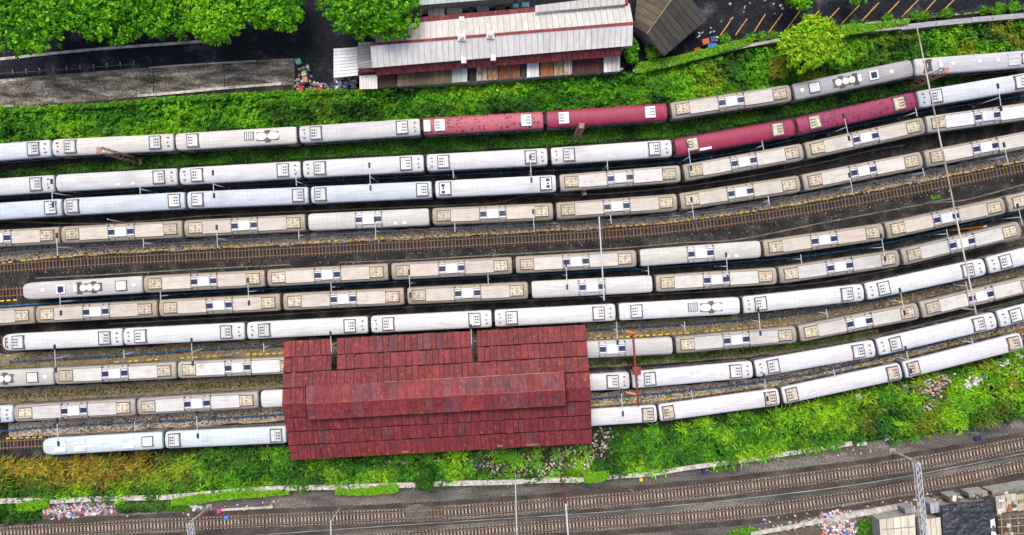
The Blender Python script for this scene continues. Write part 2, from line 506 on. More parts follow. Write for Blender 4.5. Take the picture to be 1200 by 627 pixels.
def leaf_quads(c, n, size, aspect, rng):
    """c: centres (k,3); n: normals (k,3); returns verts, quads. leaf = kite-like quad bent by its normal"""
    k = len(c)
    n = n / np.linalg.norm(n, axis=1, keepdims=True)
    r = rng.normal(size=(k, 3))
    u = np.cross(n, r); u /= np.linalg.norm(u, axis=1, keepdims=True) + 1e-9
    w = np.cross(n, u)
    s = np.asarray(size).reshape(-1, 1) * np.ones((k, 1))
    a = u * s * aspect
    b = w * s
    v = np.stack([c - a * 0.5, c - b * 0.5 + n * s * 0.08, c + a * 0.5, c + b * 0.5 + n * s * 0.08], axis=1).reshape(-1, 3)
    q = np.arange(k * 4).reshape(k, 4)
    return v, q


def in_poly(x, y, poly):
    inside = np.zeros(len(x), bool)
    j = len(poly) - 1
    for i in range(len(poly)):
        xi, yi = poly[i][0], poly[i][1]; xj, yj = poly[j][0], poly[j][1]
        c = ((yi > y) != (yj > y)) & (x < (xj - xi) * (y - yi) / (yj - yi + 1e-12) + xi)
        inside ^= c
        j = i
    return inside


def scatter(poly_px, density, seed):
    P = [W(a, b) for a, b in poly_px]
    xs = [p.x for p in P]; ys = [p.y for p in P]
    A = (max(xs) - min(xs)) * (max(ys) - min(ys))
    rng = np.random.default_rng(seed)
    n = int(A * density)
    x = rng.uniform(min(xs), max(xs), n); y = rng.uniform(min(ys), max(ys), n)
    k = in_poly(x, y, P)
    return x[k], y[k], rng


def palette(t, cols):
    """t in 0..1 -> interpolated colour"""
    t = np.clip(t, 0, 1) * (len(cols) - 1)
    i = np.clip(t.astype(int), 0, len(cols) - 2)
    f = (t - i)[:, None]
    C = np.array(cols)
    return C[i] * (1 - f) + C[i + 1] * f


GREEN_DARK = (0.012, 0.050, 0.006)
GREEN_MID = (0.036, 0.140, 0.006)
GREEN_BRIGHT = (0.085, 0.280, 0.006)  # bright leaf green, the plants' own colour
GREEN_LIME = (0.170, 0.390, 0.006)
YELLOW_G = (0.270, 0.290, 0.015)
STRAW = (0.340, 0.230, 0.028)
BROWN_D = (0.110, 0.060, 0.020)


def sheet_poly(name, poly_px, z, mat, kind='structure', grid=None):
    """flat ground patch from photo outline at ground level"""
    P = [W(a, b) for a, b in poly_px]
    mb = MB().add([(p.x, p.y, z) for p in P], [tuple(range(len(P)))])
    me = mb.mesh(name, mat)
    if me.polygons[0].normal.z < 0: me.flip_normals()
    o = part(name, me)
    o['kind'] = kind
    return o


def ribbon(name, pts, hw, z, mat, kind='structure'):
    mb = MB()
    V, F = [], []
    for i, p in enumerate(pts):
        a = pts[max(i - 1, 0)]; b = pts[min(i + 1, len(pts) - 1)]
        t = (b - a).normalized(); n = Vector((-t.y, t.x))
        w = hw * (0.85 + 0.3 * random.random())
        V += [(p.x + n.x * w, p.y + n.y * w, z), (p.x - n.x * w, p.y - n.y * w, z)]
    for i in range(len(pts) - 1):
        F.append((2 * i, 2 * i + 1, 2 * i + 3, 2 * i + 2))
    o = mb.add(V, F).build(name, mat)
    o['kind'] = kind
    return o

# ================================================================== THE SETTING
ground = MB().add([(-700, -700, -0.02), (700, -700, -0.02), (700, 700, -0.02), (-700, 700, -0.02)], [(0, 1, 2, 3)]).build('ground', M['soil'])
ground['kind'] = 'structure'

# yard: dark ballast between the top train and the lower verge
sheet_poly('yard_ballast', [(-60, 196), (200, 172), (350, 164), (500, 154), (640, 146), (790, 135), (930, 113), (1075, 84), (1260, 70),
                            (1260, 392), (1060, 446), (915, 478), (770, 498), (690, 505), (340, 528), (190, 534), (-60, 546)], 0.0, M['dark_ballast'])
# green verges (soil under the plants)
sheet_poly('verge_upper', [(-60, 128), (120, 122), (345, 108), (470, 104), (740, 84), (830, 64), (905, 48), (1030, 36), (1110, 27), (1260, 14),
                           (1260, 66), (1075, 80), (930, 109), (790, 131), (640, 142), (500, 150), (350, 160), (200, 168), (-60, 192)], 0.004, M['undergrowth'])
sheet_poly('verge_between_trains', [(-60, 208), (200, 184), (350, 176), (500, 165), (640, 157), (790, 147), (930, 125), (1060, 98), (1130, 86), (1130, 100), (1060, 112),
                                    (930, 140), (790, 166), (640, 178), (500, 186), (350, 192), (200, 202), (-60, 222)], 0.004, M['undergrowth'])
sheet_poly('verge_lower', [(-60, 540), (190, 530), (340, 524), (690, 500), (770, 492), (915, 474), (1060, 442), (1260, 388),
                           (1260, 478), (1085, 509), (1000, 521), (900, 537), (791, 552), (712, 560), (600, 566), (470, 570), (300, 576), (172, 586), (-60, 592)], 0.004,
           M['undergrowth'])
sheet_poly('main_line_bed', [(-60, 591), (172, 585), (300, 575), (470, 569), (600, 565), (712, 559), (791, 551), (900, 536), (1000, 520), (1085, 508), (1260, 476),
                             (1260, 575), (1060, 590), (1000, 603), (880, 625), (700, 660), (-60, 680)], 0.008, M['grey_ballast'])
sheet_poly('roadside_ground', [(-60, -60), (760, -60), (740, 84), (470, 104), (345, 108), (120, 122), (-60, 130)], -0.008, M['asphalt'])
sheet_poly('asphalt_road', [(-60, 76), (0, 71), (60, 64), (130, 57), (200, 53), (260, 48), (392, 38), (392, 66), (345, 68), (200, 77), (160, 79), (0, 92), (-60, 97)], 0.0, M['asphalt'])
sheet_poly('concrete_yard', [(-60, 98), (0, 93), (160, 80), (200, 77), (345, 68), (352, 84), (345, 100), (200, 112), (100, 120), (0, 127), (-60, 131)], 0.004, M['concrete_yard'])
sheet_poly('car_park', [(740, -60), (1260, -60), (1260, 10), (1110, 23), (1030, 33), (905, 46), (830, 62), (742, 82)], 0.0, M['asphalt'])
sheet_poly('scrap_ground', [(345, 66), (392, 62), (450, 96), (450, 104), (345, 108)], 0.008, M['asphalt'])


def kerb(name, pts_px, w, h, mat, z=0.0):
    o = MB().sweep(pxline(pts_px), [(-w / 2, -0.05), (w / 2, -0.05), (w / 2, h), (-w / 2, h)]).build(name, mat)
    o['kind'] = 'structure'
    return o


kerb('road_kerb', [(-40, 73), (0, 69.5), (60, 63), (130, 56.5), (200, 51.5), (270, 46)], 0.45, 0.15, M['wall_concrete'])
kerb('yard_edge_kerb', [(-40, 129), (0, 125.5), (17, 124.5)], 0.35, 0.2, M['concrete'])
kerb('yard_edge_kerb', [(162, 112.5), (200, 109.5), (270, 103), (330, 98.5)], 0.45, 0.2, M['wall_concrete'])
ribbon('yard_ditch', pxline([(-40, 133), (10, 128.5), (60, 125), (120, 121), (165, 117), (230, 111), (300, 105.5), (345, 102)]), 0.5, 0.008, M['dark_ballast'])
kerb('yard_inner_kerb', [(175, 79.5), (230, 75.5), (300, 71.5)], 0.25, 0.12, M['concrete'])
kerb('car_park_kerb', [(830, 53), (880, 47), (915, 42), (970, 33), (1030, 26), (1100, 19), (1200, 10), (1240, 6)], 0.3, 0.15, M['concrete'])

for xj, y0, y1 in ((179, 78.5, 113), (262, 73, 106)):
    a, b = W(xj, y0), W(xj + 1.5, y1)
    o = MB().add([(a.x - .07, a.y, 0.009), (b.x - .07, b.y, 0.009), (b.x + .07, b.y, 0.009), (a.x + .07, a.y, 0.009)], [(0, 1, 2, 3)]).build('slab_joint', M['dark_ballast'])
    o['kind'] = 'structure'
# guard rail along the road
gr = thing('guard_rail', 'low steel guard rail with slanted posts between asphalt road and concrete yard', 'guard rail', W(0, 88))
gp = pxline([(0, 88), (40, 85.5), (90, 82), (160, 76.5)])
o0 = gr.location
MB().sweep([(p.x - o0.x, p.y - o0.y, 0.55) for p in gp], [(-0.05, 0), (0.05, 0), (0.05, 0.28), (-0.05, 0.28)]).build('rail', M['steel_dark'], gr)
pm = MB().tube((0, 0, 0), (0.35, 0.5, 0.7), 0.07).mesh('post', M['galv'])
for p, t in resample(gp, 2.3):
    part('post', pm, gr, (p.x - o0.x, p.y - o0.y, 0))

# painted parking bays
bay = [((842, 44.5), (859, 20)), ((862, 41), (875.5, 22)), ((884, 37), (897, 16.3)), ((900, 39), (917, 15.8)), ((922, 34), (937, 13.5)), ((947, 28), (960, 12.4)),
       ((967.5, 26.5), (983.6, 9)), ((986, 28), (1007, 6)), ((1009.5, 25), (1030, 3)), ((1037.5, 18.6), (1054, 1)), ((1056.7, 19.8), (1077, -1)), ((1082.6, 15), (1098, -2)),
       ((1107, 10.5), (1121, -3))]
for a, b in bay:
    p, q = W(*a), W(*b)
    t = (q - p).normalized(); n = Vector((-t.y, t.x, 0)) * 0.085
    z = Vector((0, 0, 0.005))
    o = MB().add([p - n + z, q - n + z, q + n + z, p + n + z], [(0, 1, 2, 3)]).build('bay_marking', M['bay_paint'])
    o['kind'] = 'structure'

# ================================================================== TRAINS: traced centre lines of the roofs (x, y) at each coupling
ROOF_Z = 3.9
ROWS = {
    1: [(-84, 184), (60.5, 173), (204, 166), (349, 157.5), (494, 148), (638, 140), (784.5, 130), (929, 108), (1071, 78.5), (1215, 67.5)],
    2: [(-80, 224), (64, 214.5), (209, 206.5), (353.5, 198.3), (498, 190.7), (643.6, 183), (789.6, 173), (933, 148), (1075, 116.5), (1218, 92.5)],
    3: [(-71, 252), (73, 242.5), (218, 234.5), (362.4, 228.5), (508, 221.8), (653.6, 214.5), (800, 202.8), (943, 177), (1085, 146), (1228, 126.5)],
    4: [(-74, 283), (70.5, 275.3), (214.5, 268), (359, 260.5), (505, 253.7), (650, 247.3), (795.6, 236.5), (939.6, 214.5), (1083, 186.5), (1226, 159)],
    5: [(24, 341.8), (167.6, 333.3), (311, 326), (457, 318.2), (602, 310.7), (748, 302.5), (894, 291.5), (1037, 271), (1179.6, 240), (1321, 206)],
    6: [(-103, 378), (41, 369), (185, 361.5), (329.6, 354), (475.6, 347), (620.6, 340), (767, 332.5), (912, 323), (1055.6, 302), (1198, 268), (1338, 232)],
    7: [(1, 402), (143.6, 395), (287.6, 388), (433, 380.7), (578, 373.5), (723, 366), (869.6, 358), (1014, 342.5), (1156, 312), (1298, 276)],
    8: [(-80, 448), (63.6, 441), (207, 434), (351.5, 427.5), (497, 420), (645, 412.5), (790, 405), (935.6, 391.5), (1078, 364), (1220, 330)],
    9: [(-128, 492), (15.6, 485), (159.4, 477), (304, 468.5), (449, 461), (595, 454), (739, 446), (884, 433), (1027, 408), (1169, 375), (1310, 338)],
    10: [(47, 524.5), (192, 516.3), (336.7, 509.7), (482, 502.5), (627, 494.5), (771, 484.8), (915, 465), (1059, 434.5), (1199, 399.5), (1340, 362)],
}
ROWPTS = {r: [W(x, y, ROOF_Z) for x, y in p] for r, p in ROWS.items()}
LINE = {}                         # smooth track centre line in world xy
for r, P in ROWPTS.items():
    P2 = [Vector((p.x, p.y)) for p in P]
    P2 = [P2[0] + (P2[0] - P2[1]) * (0.9 if r in (5, 7, 10) else 0.25)] + P2
    LINE[r] = polyline(P2)
OPEN_PX = [(-60, 319.5), (0, 314.5), (120, 306), (240, 300), (480, 287.5), (720, 274), (840, 261), (960, 243), (1080, 220.5), (1200, 196), (1260, 182)]
LINE['open'] = pxline(OPEN_PX)


def line_y(key, x):
    L = LINE[key]
    for a, b in zip(L[:-1], L[1:]):
        if a.x <= x <= b.x:
            return a.y + (b.y - a.y) * (x - a.x) / (b.x - a.x + 1e-9)
    return L[-1].y if x > L[-1].x else L[0].y


# ---- tracks -----------------------------------------------------------------
RAIL_PROF = [(-0.08, 0.0), (0.08, 0.0), (0.08, 0.03), (0.03, 0.05), (0.055, 0.12), (-0.055, 0.12), (-0.03, 0.05), (-0.08, 0.03)]
wood = MB().cbox(-0.105, 0.105, -0.95, 0.95, 0.02, 0.17, 0.03).mesh('sleeper', M['sleeper_wood'])
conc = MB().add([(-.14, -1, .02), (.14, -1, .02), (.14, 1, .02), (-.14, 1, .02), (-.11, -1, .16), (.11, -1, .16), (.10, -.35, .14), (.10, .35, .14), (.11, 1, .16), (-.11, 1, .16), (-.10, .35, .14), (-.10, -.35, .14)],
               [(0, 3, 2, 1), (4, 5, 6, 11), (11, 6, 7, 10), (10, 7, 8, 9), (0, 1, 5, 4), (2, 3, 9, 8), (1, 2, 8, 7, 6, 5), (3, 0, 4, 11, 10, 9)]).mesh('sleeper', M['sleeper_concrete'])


def track(pts, label, visible, group='railway tracks', mesh=wood, rail=None, dz=0.0, rail_step=1):
    """visible(x) -> True where the photo shows the sleepers one by one"""
    c = pts[len(pts) // 2]
    t = thing('railway_track', label, 'railway track', (c.x, c.y, dz), 0, group)
    loc = [(p.x - c.x, p.y - c.y, 0.16) for p in pts]
    for s in (-0.57, 0.57):
        MB().sweep(loc, [(l + s, z) for l, z in RAIL_PROF]).build('rail', rail or M['rail'], t)
    hid = MB()
    for p, d in resample(pts, 0.6):
        if not -95 < p.x < 98: continue
        a = math.atan2(d.y, d.x)
        if visible(p.x):
            k = random.uniform(0.72, 1.18)
            part('sleeper', mesh, t, (p.x - c.x + random.uniform(-.03, .03), p.y - c.y + random.uniform(-.04, .04), random.uniform(-.02, .01)), (k, k * random.uniform(.94, 1), k * random.uniform(.88, 1)),
                 a + random.uniform(-.025, .025))
        else:
            ca, sa = math.cos(a), math.sin(a)
            V = [(ca * x - sa * y + p.x - c.x, sa * x + ca * y + p.y - c.y, z) for (x, y, z) in
                 [(-.13, -1, .02), (.13, -1, .02), (.13, 1, .02), (-.13, 1, .02), (-.13, -1, .17), (.13, -1, .17), (.13, 1, .17), (-.13, 1, .17)]]
            hid.add(V, [(4, 5, 6, 7), (0, 1, 5, 4), (1, 2, 6, 5), (2, 3, 7, 6), (3, 0, 4, 7)])
    if hid.v:
        o = hid.build('sleepers_under_trains', M['sleeper_wood'], t)
        o['kind'] = 'stuff'
    return t


ORD = ['zeroth', 'first', 'second', 'third', 'fourth', 'fifth', 'sixth', 'seventh', 'eighth', 'ninth', 'tenth', 'eleventh']
for r in range(1, 11):
    first = ROWPTS[r][0].x
    vis = (lambda x, f=first: x < f - 0.2) if r in (5, 7, 10) else (lambda x: False)
    track(LINE[r], 'track under the %s row of trains from the top' % ORD[r], vis)
track(LINE['open'], 'empty rusty track on timber sleepers curving across the middle of the yard', lambda x: True)
MAIN_A = [(-60, 629.5), (0, 624.8), (150, 617), (300, 610.5), (480, 603), (600, 594.8), (750, 582.5), (900, 566.5), (1066, 544), (1200, 519.5), (1260, 507)]
MAIN_B = [(300, 645), (490, 629), (600, 620), (750, 609.5), (900, 596.5), (1066, 571.5), (1200, 545), (1260, 532)]
LA, LB = pxline(MAIN_A), pxline(MAIN_B)
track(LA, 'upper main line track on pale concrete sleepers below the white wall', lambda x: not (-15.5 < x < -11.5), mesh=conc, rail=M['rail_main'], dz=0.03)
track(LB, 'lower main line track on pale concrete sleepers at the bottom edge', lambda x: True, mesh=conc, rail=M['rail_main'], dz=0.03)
LINE['A'], LINE['B'] = LA, LB
# ballast shoulder under the main lines (darker, oily crib strips)
M['track_bed'] = surf('track_bed_ballast', [(0.3, (0.022, 0.016, 0.013)), (0.55, (0.05, 0.038, 0.031)), (0.8, (0.10, 0.083, 0.068))], 0.3, bump=1.0, bscale=8, fine=(4, 0.5, 1.5), dist=0.06, rnd=False)
ribbon('track_bed_upper', LA, 0.98, 0.013, M['track_bed'])
ribbon('track_bed_lower', LB, 0.98, 0.013, M['track_bed'])
M['crib'] = surf('open_track_ballast', [(0.3, (0.008, 0.0075, 0.0075)), (0.7, (0.026, 0.022, 0.020))], 0.6, bump=1, bscale=8, fine=(4, 0.5, 1.6), dist=0.06, rnd=False)
ribbon('track_bed_open', LINE['open'], 1.1, 0.006, M['crib'])
# soil level crossing where the upper main track is buried
sheet_poly('buried_crossing', [(474, 596), (480, 592), (490, 590), (499, 592), (505, 595), (502, 600), (505, 606), (496, 611), (486, 609), (477, 612), (472, 607), (476, 602)], 0.22, M['grey_ballast'])
ribbon('oil_strip', [p + Vector((0, -1.75)) for p in LA], 0.4, 0.012, M['track_bed'])
ribbon('oil_strip', [p + Vector((0, 1.6)) for p in LA], 0.4, 0.012, M['track_bed'])
ribbon('oil_strip', [p + Vector((0, -1.8)) for p in LB], 0.5, 0.012, M['track_bed'])

# aisles of soil between the trains
AISLE = {
    'rubble_aisle_upper': ([(-40, 302), (0, 299), (120, 292.5), (240, 287), (480, 276.5), (720, 263.5), (840, 251), (960, 231.5), (1080, 209), (1240, 174)], 1.25, 'rubble_soil'),
    'soil_aisle_middle': ([(-40, 427), (0, 424), (120, 418), (240, 411), (340, 406.5), (480, 400), (690, 388), (800, 382), (930, 372), (1078, 344), (1240, 307)], 1.35, 'mossy_soil'),
    'moss_aisle': ([(-40, 467), (0, 464), (150, 456.5), (340, 447)], 1.25, 'mossy_soil'),
    'moss_aisle_right': ([(685, 426), (800, 419), (940, 406), (1030, 391)], 0.8, 'mossy_soil'),
    'rubble_aisle_lower': ([(10, 504), (100, 499), (240, 490), (340, 484)], 1.3, 'rubble_soil'),
    'rubble_aisle_lower_right': ([(685, 470), (800, 461), (915, 447), (1060, 417), (1240, 372)], 1.35, 'rubble_soil'),
}
for nm, (p, hw, mt) in AISLE.items():
    ribbon(nm, pxline(p), hw, 0.004, M[mt])


def clipline(pts, x0, x1):
    return [p for p in pts if W(x0, 0).x <= p.x <= W(x1, 0).x]


# yellow painted kerb blocks along the aisles
YEL = [('first', [(5, 308), (62, 301.6), (144, 295), (233, 290.6), (330, 286), (396, 282), (542, 275), (628, 270.5), (758, 263), (816, 256.6), (872, 249), (954, 235), (1026, 222), (1072, 213), (1162, 196), (1230, 182)], 0.12, 'along the empty middle track'),
       ('second', [(690, 398), (730, 395), (845, 387), (940, 377.5), (1060, 353.5), (1180, 328), (1240, 313)], 0.2, 'right of the red shed above the eighth row'),
       ('third', [(130, 424.5), (240, 418), (335, 413.5)], 0.45, 'left of the red shed above the eighth row'),
       ('fourth', [(692, 475), (722, 473), (810, 464.5), (905, 452), (935, 445), (1050, 420), (1220, 378)], 0.1, 'right of the red shed above the tenth row'),
       ('fifth', [(10, 513.5), (54, 512)], 0.05, 'before the nose of the lowest train'),
       ('sixth', [(3, 352.5), (24, 351)], 0.1, 'before the blunt nose of the fifth train')]
for nm, pts, skip, where in YEL:
    mb = MB()
    for p, d in resample(pxline(pts), 1.12):
        if random.random() < skip: continue
        L = random.uniform(0.3, 0.36); a = math.atan2(d.y, d.x); ca, sa = math.cos(a), math.sin(a)
        V = [(ca * x - sa * y + p.x, sa * x + ca * y + p.y, z) for (x, y, z) in
             [(-L, -.11, 0), (L, -.11, 0), (L, .11, 0), (-L, .11, 0), (-L, -.11, .14), (L, -.11, .14), (L, .11, .14), (-L, .11, .14)]]
        mb.add(V, [(4, 5, 6, 7), (0, 1, 5, 4), (1, 2, 6, 5), (2, 3, 7, 6), (3, 0, 4, 7)])
    o = mb.build('kerb_blocks', M['yellow'])
    tagit(o, 'broken row of yellow kerb blocks ' + where, 'kerb', kind='stuff')

# cable troughs and gutters lying beside the tracks
TROUGH = [([(-30, 258), (120, 262), (240, 253), (360, 247.5), (480, 242.5), (560, 239), (592, 236), (622, 228.5), (720, 226.5), (840, 213), (960, 191), (1016, 177.5), (1060, 170)], 'trough', 'pale cable trough on dark ballast between third and fourth rows'),
          ([(42, 326), (120, 322), (240, 315), (340, 310)], 'trough', 'cable trough left of centre above the fifth row'),
          ([(398, 307.5), (480, 304.5), (575, 299), (720, 291), (800, 284.5), (865, 280.5), (960, 262), (1085, 239), (1130, 234.5), (1200, 216), (1240, 206)], 'trough', 'long cable trough between empty middle track and fifth row'),
          ([(127, 379.5), (240, 373.5), (360, 366.5), (480, 359.5), (640, 351), (720, 347), (830, 341.5), (960, 331), (1080, 308), (1200, 278), (1240, 267)], 'trough', 'brownish cable trough between sixth and seventh rows'),
          ([(690, 430), (760, 426), (840, 419.5), (960, 404), (1060, 385), (1200, 350), (1240, 340)], 'trough', 'pale cable trough between eighth and ninth rows right of shed'),
          ([(145, 463.5), (250, 459), (335, 454)], 'trough', 'cable trough between eighth and ninth rows left of shed'),
          ([(300, 627), (400, 620), (480, 614.5), (600, 607), (700, 600.5), (800, 591.5), (950, 575), (1066, 557.5), (1200, 531), (1240, 523)], 'conduit', 'thin pale cable trough between the two main line tracks'),
          ([(0, 540), (60, 537), (120, 535)], 'trough', 'thin concrete edge below the stub of the lowest track')]
M['conduit'] = surf('thin_conduit', [(0.35, (0.11, 0.10, 0.095)), (0.65, (0.30, 0.29, 0.28))], 0.25, rough=0.7)
for pts, mt, lab in TROUGH:
    o = MB().sweep(pxline(pts), [(-0.05, 0), (0.05, 0), (0.05, 0.1), (-0.05, 0.1)] if mt == 'conduit' else [(-0.10, 0), (0.10, 0), (0.10, 0.14), (0.06, 0.14), (0.05, 0.10), (-0.05, 0.10), (-0.06, 0.14), (-0.10, 0.14)]).build('cable_trough', M[mt])
    tagit(o, lab, 'cable trough', 'cable troughs beside the tracks')
M['red_conduit'] = surf('red_conduit', [(0.3, (0.14, 0.035, 0.025)), (0.7, (0.30, 0.07, 0.05))], 0.8, rough=0.6)
tagit(MB().path([Vector((p.x, p.y, 0.15)) for p in pxline([(28, 476), (100, 470), (160, 465), (240, 460.5), (300, 457)])], 0.09).build('conduit', M['red_conduit']),
      'thin red conduit along the upper side of the ninth row left of shed', 'conduit')
tagit(MB().path([Vector((p.x, p.y, 0.12)) for p in pxline([(1112, 270), (1135, 267.5), (1155, 265)])], 0.13).build('conduit', M['orange']),
      'orange cable run between fifth and sixth rows at the right', 'conduit')

# pipes on low supports along the aisles
PIPE = [([(-30, 235), (0, 233), (120, 226), (240, 219), (480, 207), (720, 196), (830, 184.5), (960, 157), (1075, 132.5), (1200, 112), (1240, 105)], 'blue_pipe', 0.13, 0.5, 'blue pipe along the aisle between second and third rows'),
        ([(-30, 300), (0, 297), (70, 292), (240, 283), (480, 269.5), (720, 258), (840, 247), (960, 225), (1075, 203), (1200, 178), (1240, 169)], 'grey_pipe', 0.1, 0.6, 'grey pipe along the lower side of the fourth row'),
        ([(-30, 361.5), (0, 359.5), (120, 351), (240, 342.5), (480, 329.5), (720, 316.5), (830, 309.5), (960, 298), (1080, 276), (1200, 246), (1240, 235)], 'blue_pipe', 0.2, 0.4, 'thick dark blue pipe between fifth and sixth rows'),
        ([(10, 424), (30, 422.5), (145, 416), (240, 409.5), (340, 404.5)], 'blue_pipe', 0.12, 0.7, 'blue pipe left of the shed between seventh and eighth rows'),
        ([(688, 386.5), (720, 384.6), (840, 377), (960, 364), (1078, 340), (1200, 312), (1240, 302)], 'blue_pipe', 0.12, 0.7, 'blue pipe right of the shed between seventh and eighth rows'),
        ([(0, 505.5), (70, 499.5), (240, 491), (340, 485)], 'blue_pipe', 0.13, 0.7, 'blue pipe left of the shed between ninth and tenth rows'),
        ([(690, 467.5), (800, 458.5), (880, 449), (960, 436), (1060, 412), (1200, 376), (1240, 366)], 'blue_pipe', 0.13, 0.6, 'blue pipe right of the shed between ninth and tenth rows')]
for pts, mt, r_, z_, lab in PIPE:
    P = pxline(pts, z_)
    c = P[len(P) // 2]
    t = thing('water_pipe', lab, 'pipe', (c.x, c.y, 0), 0, 'pipes along the aisles')
    MB().path([(p.x - c.x, p.y - c.y, z_) for p in P], r_).build('pipe', M[mt], t, smooth=True)
    sm = MB().box(-0.07, 0.07, -0.25, 0.25, 0, z_).mesh('support', M['concrete'])
    for p, d in resample(P, 9.0): part('support', sm, t, (p.x - c.x, p.y - c.y, 0), rz=math.atan2(d.y, d.x))

# ================================================================== ROLLING STOCK (local x along the car, z = 0 at rail top)
HALF = 9.98
STN = [(-HALF, 0.86), (-HALF + 0.12, 0.94), (-HALF + 0.35, 0.985), (-HALF + 0.8, 1.0)]
STN = STN + [(-x, s) for x, s in reversed(STN)]
RP = [(1.43, 3.10), (1.405, 3.28), (1.30, 3.42), (1.08, 3.54), (0.72, 3.63), (0.36, 3.685), (0, 3.70)]
RP = RP + [(-y, z) for y, z in reversed(RP[:-1])]


def loft(stns, prof, droop=None):
    mb = MB(); V, F = [], []
    m = len(prof)
    for i, (x, s) in enumerate(stns):
        for (y, z) in prof:
            zz = z if droop is None else 3.1 + (z - 3.1) * droop(x)
            V.append((x, y * s, zz))
    for i in range(len(stns) - 1):
        for k in range(m - 1):
            F.append((i * m + k, i * m + k + 1, (i + 1) * m + k + 1, (i + 1) * m + k))
    F.append(tuple(range(m - 1, -1, -1)))
    F.append(tuple(range((len(stns) - 1) * m, len(stns) * m)))
    return mb.add(V, F)


def mid_stns(stns, extra=10):
    a = [s for s in stns if s[0] < 0]; b = [s for s in stns if s[0] > 0]
    x0, x1 = a[-1][0], b[0][0]
    return a + [(x0 + (x1 - x0) * k / extra, 1.0) for k in range(1, extra)] + b


SIDE = [(1.43, 3.10), (1.45, 2.6), (1.45, 1.1), (1.38, 0.72), (-1.38, 0.72), (-1.45, 1.1), (-1.45, 2.6), (-1.43, 3.10)]
NOSE = [(-HALF, 0.55), (-HALF + 0.15, 0.70), (-HALF + 0.4, 0.82), (-HALF + 0.8, 0.92), (-HALF + 1.4, 0.98), (-HALF + 2.0, 1.0)] + [s for s in STN if s[0] > 0]


def shell(kind):
    st = mid_stns(NOSE if kind == 'nose' else STN)
    dr = None
    if kind == 'nose':
        dr = lambda x: min(1.0, 0.35 + 0.65 * min(1.0, max(0.0, (x + HALF)) / 1.6) ** 0.6)
    sidem = loft(st, SIDE).mesh('body', M['car_side'])
    return sidem, st, dr


ME = {}
for k in ('plain', 'nose'):
    sidem, st, dr = shell(k)
    ME['body_' + k] = sidem
    ME['body_m_' + k] = None
    for mk in ('car_roof', 'maroon', 'maroon_spot'):
        me = loft(st, RP, dr).mesh('roof', M[mk], True)
        ME['roof_%s_%s' % (k, mk)] = me
# faint cross seams of the roof sheets: raised ribs following the roof curve
rib = MB()
for i in range(-12, 13):
    x = i * 0.76
    for (y0, z0), (y1, z1) in zip(RP[1:-2], RP[2:-1]):
        rib.add([(x - .035, y0, z0 + .012), (x + .035, y0, z0 + .012), (x + .035, y1, z1 + .012), (x - .035, y1, z1 + .012)], [(0, 1, 2, 3)])
ME['ribs'] = rib.mesh('roof_seams', M['car_roof'])
ME['gutter'] = MB().box(-9.2, 9.2, 1.35, 1.41, 3.28, 3.36).mesh('rain_gutter', M['unit_frame'])
ME['window'] = MB()
for i in range(7):
    x = -8.0 + i * 2.3
    ME['window'].box(x, x + 2.0, 1.448, 1.468, 1.75, 2.6)
ME['window'] = ME['window'].mesh('window_band', M['glass'])
bg_ = MB().box(-1.5, 1.5, -0.95, 0.95, 0.35, 0.6)
for sx in (-1.05, 1.05):
    for sy in (-0.57, 0.57):
        V0 = len(bg_.v)
        n = 10
        V = [(sx + 0.42 * math.cos(2 * math.pi * i / n), sy + d, 0.42 + 0.42 * math.sin(2 * math.pi * i / n)) for d in (-.06, .06) for i in range(n)]
        bg_.add(V, [tuple(range(n)), tuple(range(2 * n - 1, n - 1, -1))] + [(i, n + i, n + (i + 1) % n, (i + 1) % n) for i in range(n)])
ME['bogie'] = bg_.mesh('bogie', M['bogie'])
ME['underframe'] = MB().box(-5.6, 5.6, -1.1, 1.1, 0.45, 0.73).mesh('underframe', M['bogie'])
ME['gangway'] = MB().box(-0.14, 0.14, -0.6, 0.6, 0.9, 2.95).mesh('gangway', M['gangway'])
ME['marking'] = MB().box(-0.6, 0.6, -1.49, -1.46, 0.95, 1.5).mesh('side_marking', M['orange'])

# --- end air conditioner with a six-fan top (bracket towards the car's middle, +x)
fr = MB()
ro = [(-1.0, -1.09), (1.03, -1.14), (1.03, 1.14), (-1.0, 1.09)]; ri = [(-0.86, -0.95), (0.83, -0.95), (0.83, 0.95), (-0.86, 0.95)]
V = [(x, y, z) for z in (3.42, 3.77) for ring in (ro, ri) for (x, y) in ring]
F = []
for i in range(4):
    k = (i + 1) % 4
    F += [(i, k, 8 + k, 8 + i), (4 + k, 4 + i, 12 + i, 12 + k), (8 + i, 8 + k, 12 + k, 12 + i)]
ME['acw_frame'] = fr.add(V, F).mesh('unit_frame', M['unit_frame'])
ME['acw'] = MB().cbox(-0.86, 0.83, -0.95, 0.95, 3.4, 3.88, 0.07).mesh('air_conditioner', M['unit_white'])
ME['acw_beige'] = MB().cbox(-0.86, 0.83, -0.95, 0.95, 3.4, 3.88, 0.07).mesh('air_conditioner', M['unit_cream'])
fn = MB()
for x in (-0.5, -0.16):
    for y in (-0.48, 0.0, 0.48):
        fn.cyl((x, y, 3.87), 0.15, 0.03, 8)
fn.box(0.10, 0.15, -0.85, 0.85, 3.86, 3.895)
fn.box(-0.72, -0.68, -0.7, 0.7, 3.86, 3.895)
ME['acw_fans'] = fn.mesh('fan_grilles', M['fan_dark'])
fb = MB()
for y in (-0.55, 0.55):
    fb.box(-0.62, -0.02, y - 0.28, y + 0.22, 3.86, 3.9)
fb.cyl((-0.3, 0, 3.87), 0.2, 0.03, 10)
ME['acf_fans'] = fb.mesh('fan_grilles', M['navy_grille'])
